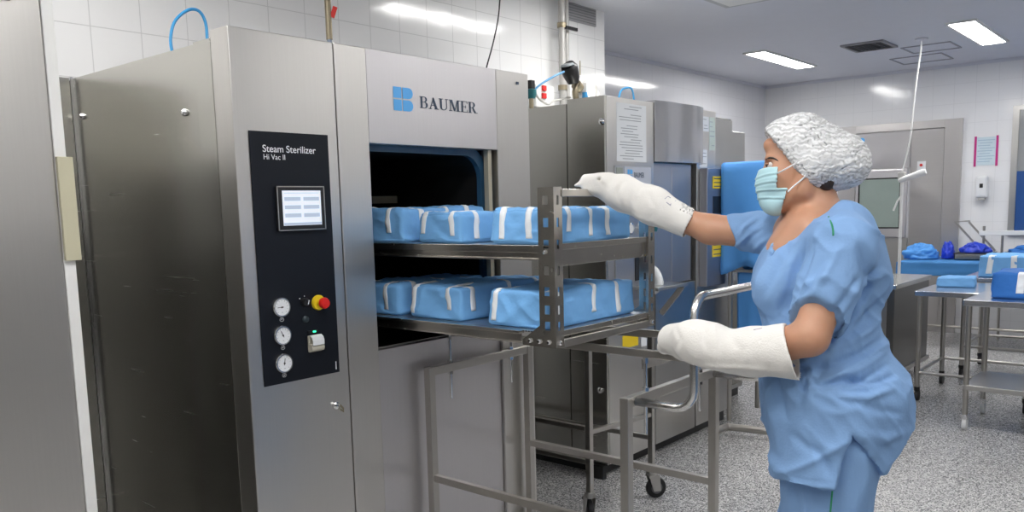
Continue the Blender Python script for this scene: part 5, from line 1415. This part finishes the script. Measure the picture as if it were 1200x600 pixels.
FO = [(((1022, 318), (1004, 352), (978, 388)), -.012, .008), (((953, 292), (940, 325), (925, 360)), -.008, .008), (((1042, 436), (1015, 442), (985, 438), (955, 446)), -.010, .007), (((1040, 450), (1008, 458), (975, 455)), .008, .008),
  # creases seen on the tunic
 (((1040, 345), (1010, 372), (965, 398), (930, 415)), -.010, .010), (((1042, 362), (1012, 388), (975, 408)), .008, .010),
 (((1040, 392), (1005, 412), (965, 425), (930, 428)), -.009, .009), (((1038, 408), (1005, 428), (960, 440)), .007, .009),
 (((1036, 424), (1010, 438), (985, 446)), -.008, .007), (((1036, 440), (1015, 450), (985, 452)), -.006, .007),
 (((905, 395), (898, 430), (905, 470), (915, 520)), .007, .010), (((918, 400), (912, 440), (922, 480)), -.008, .009),
 (((935, 410), (945, 440), (938, 470)), -.007, .009), (((952, 420), (950, 455), (955, 490)), .006, .012),
 (((925, 420), (960, 452), (990, 470)), .007, .007), (((990, 460), (1020, 470), (1050, 478)), -.005, .010),
 (((1000, 300), (1012, 330), (1008, 365)), -.009, .010), (((985, 390), (1000, 372), (1012, 345)), .007, .010),
 (((978, 300), (966, 325), (948, 350)), .006, .009), (((962, 312), (948, 335), (935, 352)), -.006, .008), (((1000, 330), (985, 352), (970, 372)), -.006, .008),
 (((950, 275), (935, 300), (915, 330)), .005, .012), (((925, 290), (912, 320), (900, 345)), -.005, .010), (((945, 300), (930, 330), (915, 368)), -.006, .010),
 (((893, 262), (878, 272), (868, 285)), -.007, .007), (((885, 250), (870, 262), (860, 275)), .006, .007), (((905, 275), (890, 282), (878, 292)), .006, .007),
 (((930, 500), (960, 520), (975, 545)), -.006, .012), (((1010, 495), (1030, 505), (1055, 500)), .006, .012), (((990, 270), (1012, 300), (1025, 330)), .004, .012)]
for pts, am, wd in FO: Vt = fold(Vt, Nt, pts, am*1.35, wd)
# raised hem stitching lines
for pts in (((917, 545), (975, 550)), ((926, 354), (977, 378))): Vt = fold(Vt, Nt, pts, -.0022, .003)
# pocket edge
Vt = fold(Vt, Nt, ((925, 418), (945, 445), (965, 462)), .004, .003)
tunic_o = emit('scrub_tunic', Vt, Ft, M['scrub'], person)
tb = BVHTree.FromPolygons([Vector(v) for v in to_world(Vt)], Ft.tolist())
# green shoulder piping, neckline band
P_ = [surf(px, py, .0015, tb) for px, py in ((971, 254), (974, 261), (976, 268), (976.5, 276))]
MB().tube(smooth_path(P_, 3), .0022, 6).build('shoulder_piping', M['green'], tunic_o, smooth='all')
# --- trousers
fp = Field([-.32, .20, -.32], [.36, 1.30, .34], .0075)
for h, kn, an in ((HIPL, KNL, ANL), (HIPR, KNR, ANR)):
    fp.cone(h, kn, .100, .085, .04); fp.cone(kn, an, .088, .072, .03)
fp.ell(Lc(978, 505), (.130, .12, .145), .05); fp.ell(Lc(1008, 508), (.070, .09, .11), .05); fp.cone(Lc(960, 540), Lc(958, 640), .100, .085, .05)
q = to_world(np.array(ANL)); q[2] = .075; zc_ = BAS @ (q-ORG); fp.cut(zc_, BAS @ np.array([0, 0, -1.0]), .004)
Vp, Fp = fp.mesh(); Vp = relax(Vp, Fp, 2); Np = normals(Vp, Fp); Vp = Vp+Np*(.006*vnoise(Vp*[1.3, .6, 1.3], 11, 6)+.008*((1-np.abs(vnoise(Vp*[1.5, .5, 1.2], 10, 41)))**5-.25))[:, None]
for pts, am, wd in ((((1000, 505), (1010, 545), (1000, 600)), .006, .012), (((1035, 520), (1030, 560), (1020, 605)), -.006, .014), (((930, 560), (935, 585), (930, 610)), -.006, .01), (((950, 562), (958, 590), (955, 620)), .006, .012)):
    Vp = fold(Vp, Np, pts, am, wd)
tro = emit('scrub_trousers', Vp, Fp, M['scrub'], person)
pb = BVHTree.FromPolygons([Vector(v) for v in to_world(Vp)], Fp.tolist())
P_ = [surf(px, py, .001, pb) for px, py in ((983, 530), (979, 550), (976, 570), (974, 590), (972, 612), (970, 640))]
MB().tube(smooth_path(P_, 3), .0022, 6).build('side_piping', M['green'], tro, smooth='all')
# --- shoes
for an in (ANL, ANR):
    fs = Field(np.array(an)-[.22, .10, .12], np.array(an)+[.14, .16, .12], .006)
    dn = BAS @ np.array([0, 0, -1.0])
    fs.cone(an+dn*.045+np.array([.035, 0, 0]), an+dn*.05+np.array([-.13, 0, 0]), .042, .036, .03); fs.cone(an, an+dn*.04, .05, .045, .03)
    q = to_world(np.array(an)); q[2] = .004; fs.cut(BAS @ (q-ORG), dn, .003)
    Vs, Fs = fs.mesh(); emit('shoe', relax(Vs, Fs, 1), Fs, M['whiteplastic'], person)
# --- long white gloves
def glove(fg, prims, cutp, cutn, inner):
    for a, b, ra, rb, k_ in prims: fg.cone(a, b, ra, rb, k_)
    n = np.array(cutn, float); n /= np.linalg.norm(n); fg.cut(cutp, n, .002)
    for a, b, ra, rb in inner: fg.cone(a, b, ra, rb, .004, 'c')
# near (left) glove
fg = Field([-.46, -.02, -.36], [.06, .33, .16], .0045)
gA, gB, gC, gD, gE = Lc(938, 411, -.205), Lc(880, 413, -.165), Lc(840, 407, -.150), Lc(813, 400, -.135), Lc(790, 397, -.060)
gM = Lc(856, 413, -.157)
prims = [(gA, gB, .073, .058, .02), (gB, gM, .058, .046, .02), (gM, Lc(832, 405, -.148), .046, .050, .025), (Lc(832, 405, -.148), gD, .050, .050, .03), (gD, gE, .050, .042, .02),
         (Lc(789, 401, -.05), Lc(779, 407, .075), .028, .020, .015), (Lc(820, 417, -.130), Lc(799, 415, -.09), .019, .017, .010)]
glove(fg, prims, Lc(929, 411, -.205), (Lc(935, 443)-Lc(917, 378)) @ np.array([[0, -1, 0], [1, 0, 0], [0, 0, 0]]) * [1, 1, 0] + [0, 0, -.02], [(Lc(965, 411, -.220), Lc(905, 412, -.185), .066, .055)])
Vg, Fg = fg.mesh(); Vg = relax(Vg, Fg, 1); Ng = normals(Vg, Fg)
Vg = Vg+Ng*(.0035*vnoise(Vg, 16, 11)+.0012*vnoise(Vg, 40, 12))[:, None]
for pts, am, wd in ((((840, 382), (836, 396), (840, 408)), -.004, .008), (((846, 384), (850, 405), (846, 428)), .004, .008), (((925, 428), (880, 425), (830, 424), (790, 414)), .004, .006), (((800, 380), (808, 395), (800, 408)), -.003, .008), (((860, 388), (875, 405), (870, 425)), -.003, .012)):
    Vg = fold(Vg, Ng, pts, am, wd)
gl = emit('long_glove', Vg, Fg, M['glove'], person); gl['label'] = 'left glove, forearm held level over the trolley'
gb = BVHTree.FromPolygons([Vector(v) for v in to_world(Vg)], Fg.tolist())
P_ = [surf(px, py, .001, gb) for px, py in ((883, 386.5), (888, 385.5), (893, 384.5))]
MB().tube(P_, .0012, 5).build('stamp_mark', plain('stamp_violet', (.50, .42, .52), .8), gl)
# far (right) glove on the rack bar
fg = Field([-.70, -.36, .0], [-.22, -.02, .30], .0045)
hA, hB, hC, hD = Lc(809, 263, .165), Lc(765, 241, .168), Lc(730, 227, .165), Lc(706, 218, .145)
prims = [(hA, hB, .046, .050, .02), (hB, hC, .050, .050, .03), (hC, hD, .048, .036, .03), (hD, Lc(690, 214, .110), .030, .020, .012), (Lc(712, 210, .135), Lc(686, 209, .100), .022, .014, .012),
         (Lc(698, 222, .125), Lc(687, 221, .100), .018, .013, .01), (Lc(687, 213, .100), Lc(674, 217.5, .090), .012, .006, .012)]
cn = Lc(800, 281.5)-Lc(819, 245); cn = np.array([-cn[1], cn[0], 0]); cn = cn if cn[0] > 0 else -cn
glove(fg, prims, Lc(809.5, 263, .16), cn, [(Lc(835, 272, .165), Lc(785, 251, .167), .041, .040)])
fg.ell(Lc(701, 209.5, .100), (.006, .0045, .025), .002, 'c')
Vg, Fg = fg.mesh(); Vg = relax(Vg, Fg, 1); Ng = normals(Vg, Fg)
Vg = Vg+Ng*(.0032*vnoise(Vg, 18, 21)+.0012*vnoise(Vg, 42, 22))[:, None]
for pts, am, wd in ((((720, 205), (714, 220), (718, 240)), -.005, .008), (((735, 212), (730, 228), (736, 246)), .004, .009), (((715, 242), (755, 254), (790, 274)), .003, .006), (((750, 220), (760, 238), (752, 256)), -.003, .01), (((692, 206), (700, 214), (698, 226)), -.004, .005)):
    Vg = fold(Vg, Ng, pts, am, wd)
gr = emit('long_glove', Vg, Fg, M['glove'], person); gr['label'] = 'right glove, reaching out and gripping the rack bar'
gb2 = BVHTree.FromPolygons([Vector(v) for v in to_world(Vg)], Fg.tolist())
for pts in (((781, 237), (786, 241)), ((785, 240), (792, 235)), ((779, 233), (783, 230), (786, 232))):
    P_ = [surf(px, py, .001, gb2) for px, py in pts]
    MB().tube(P_, .0010, 5).build('stamp_mark', plain('stamp_grey', (.35, .35, .45), .8), gr)
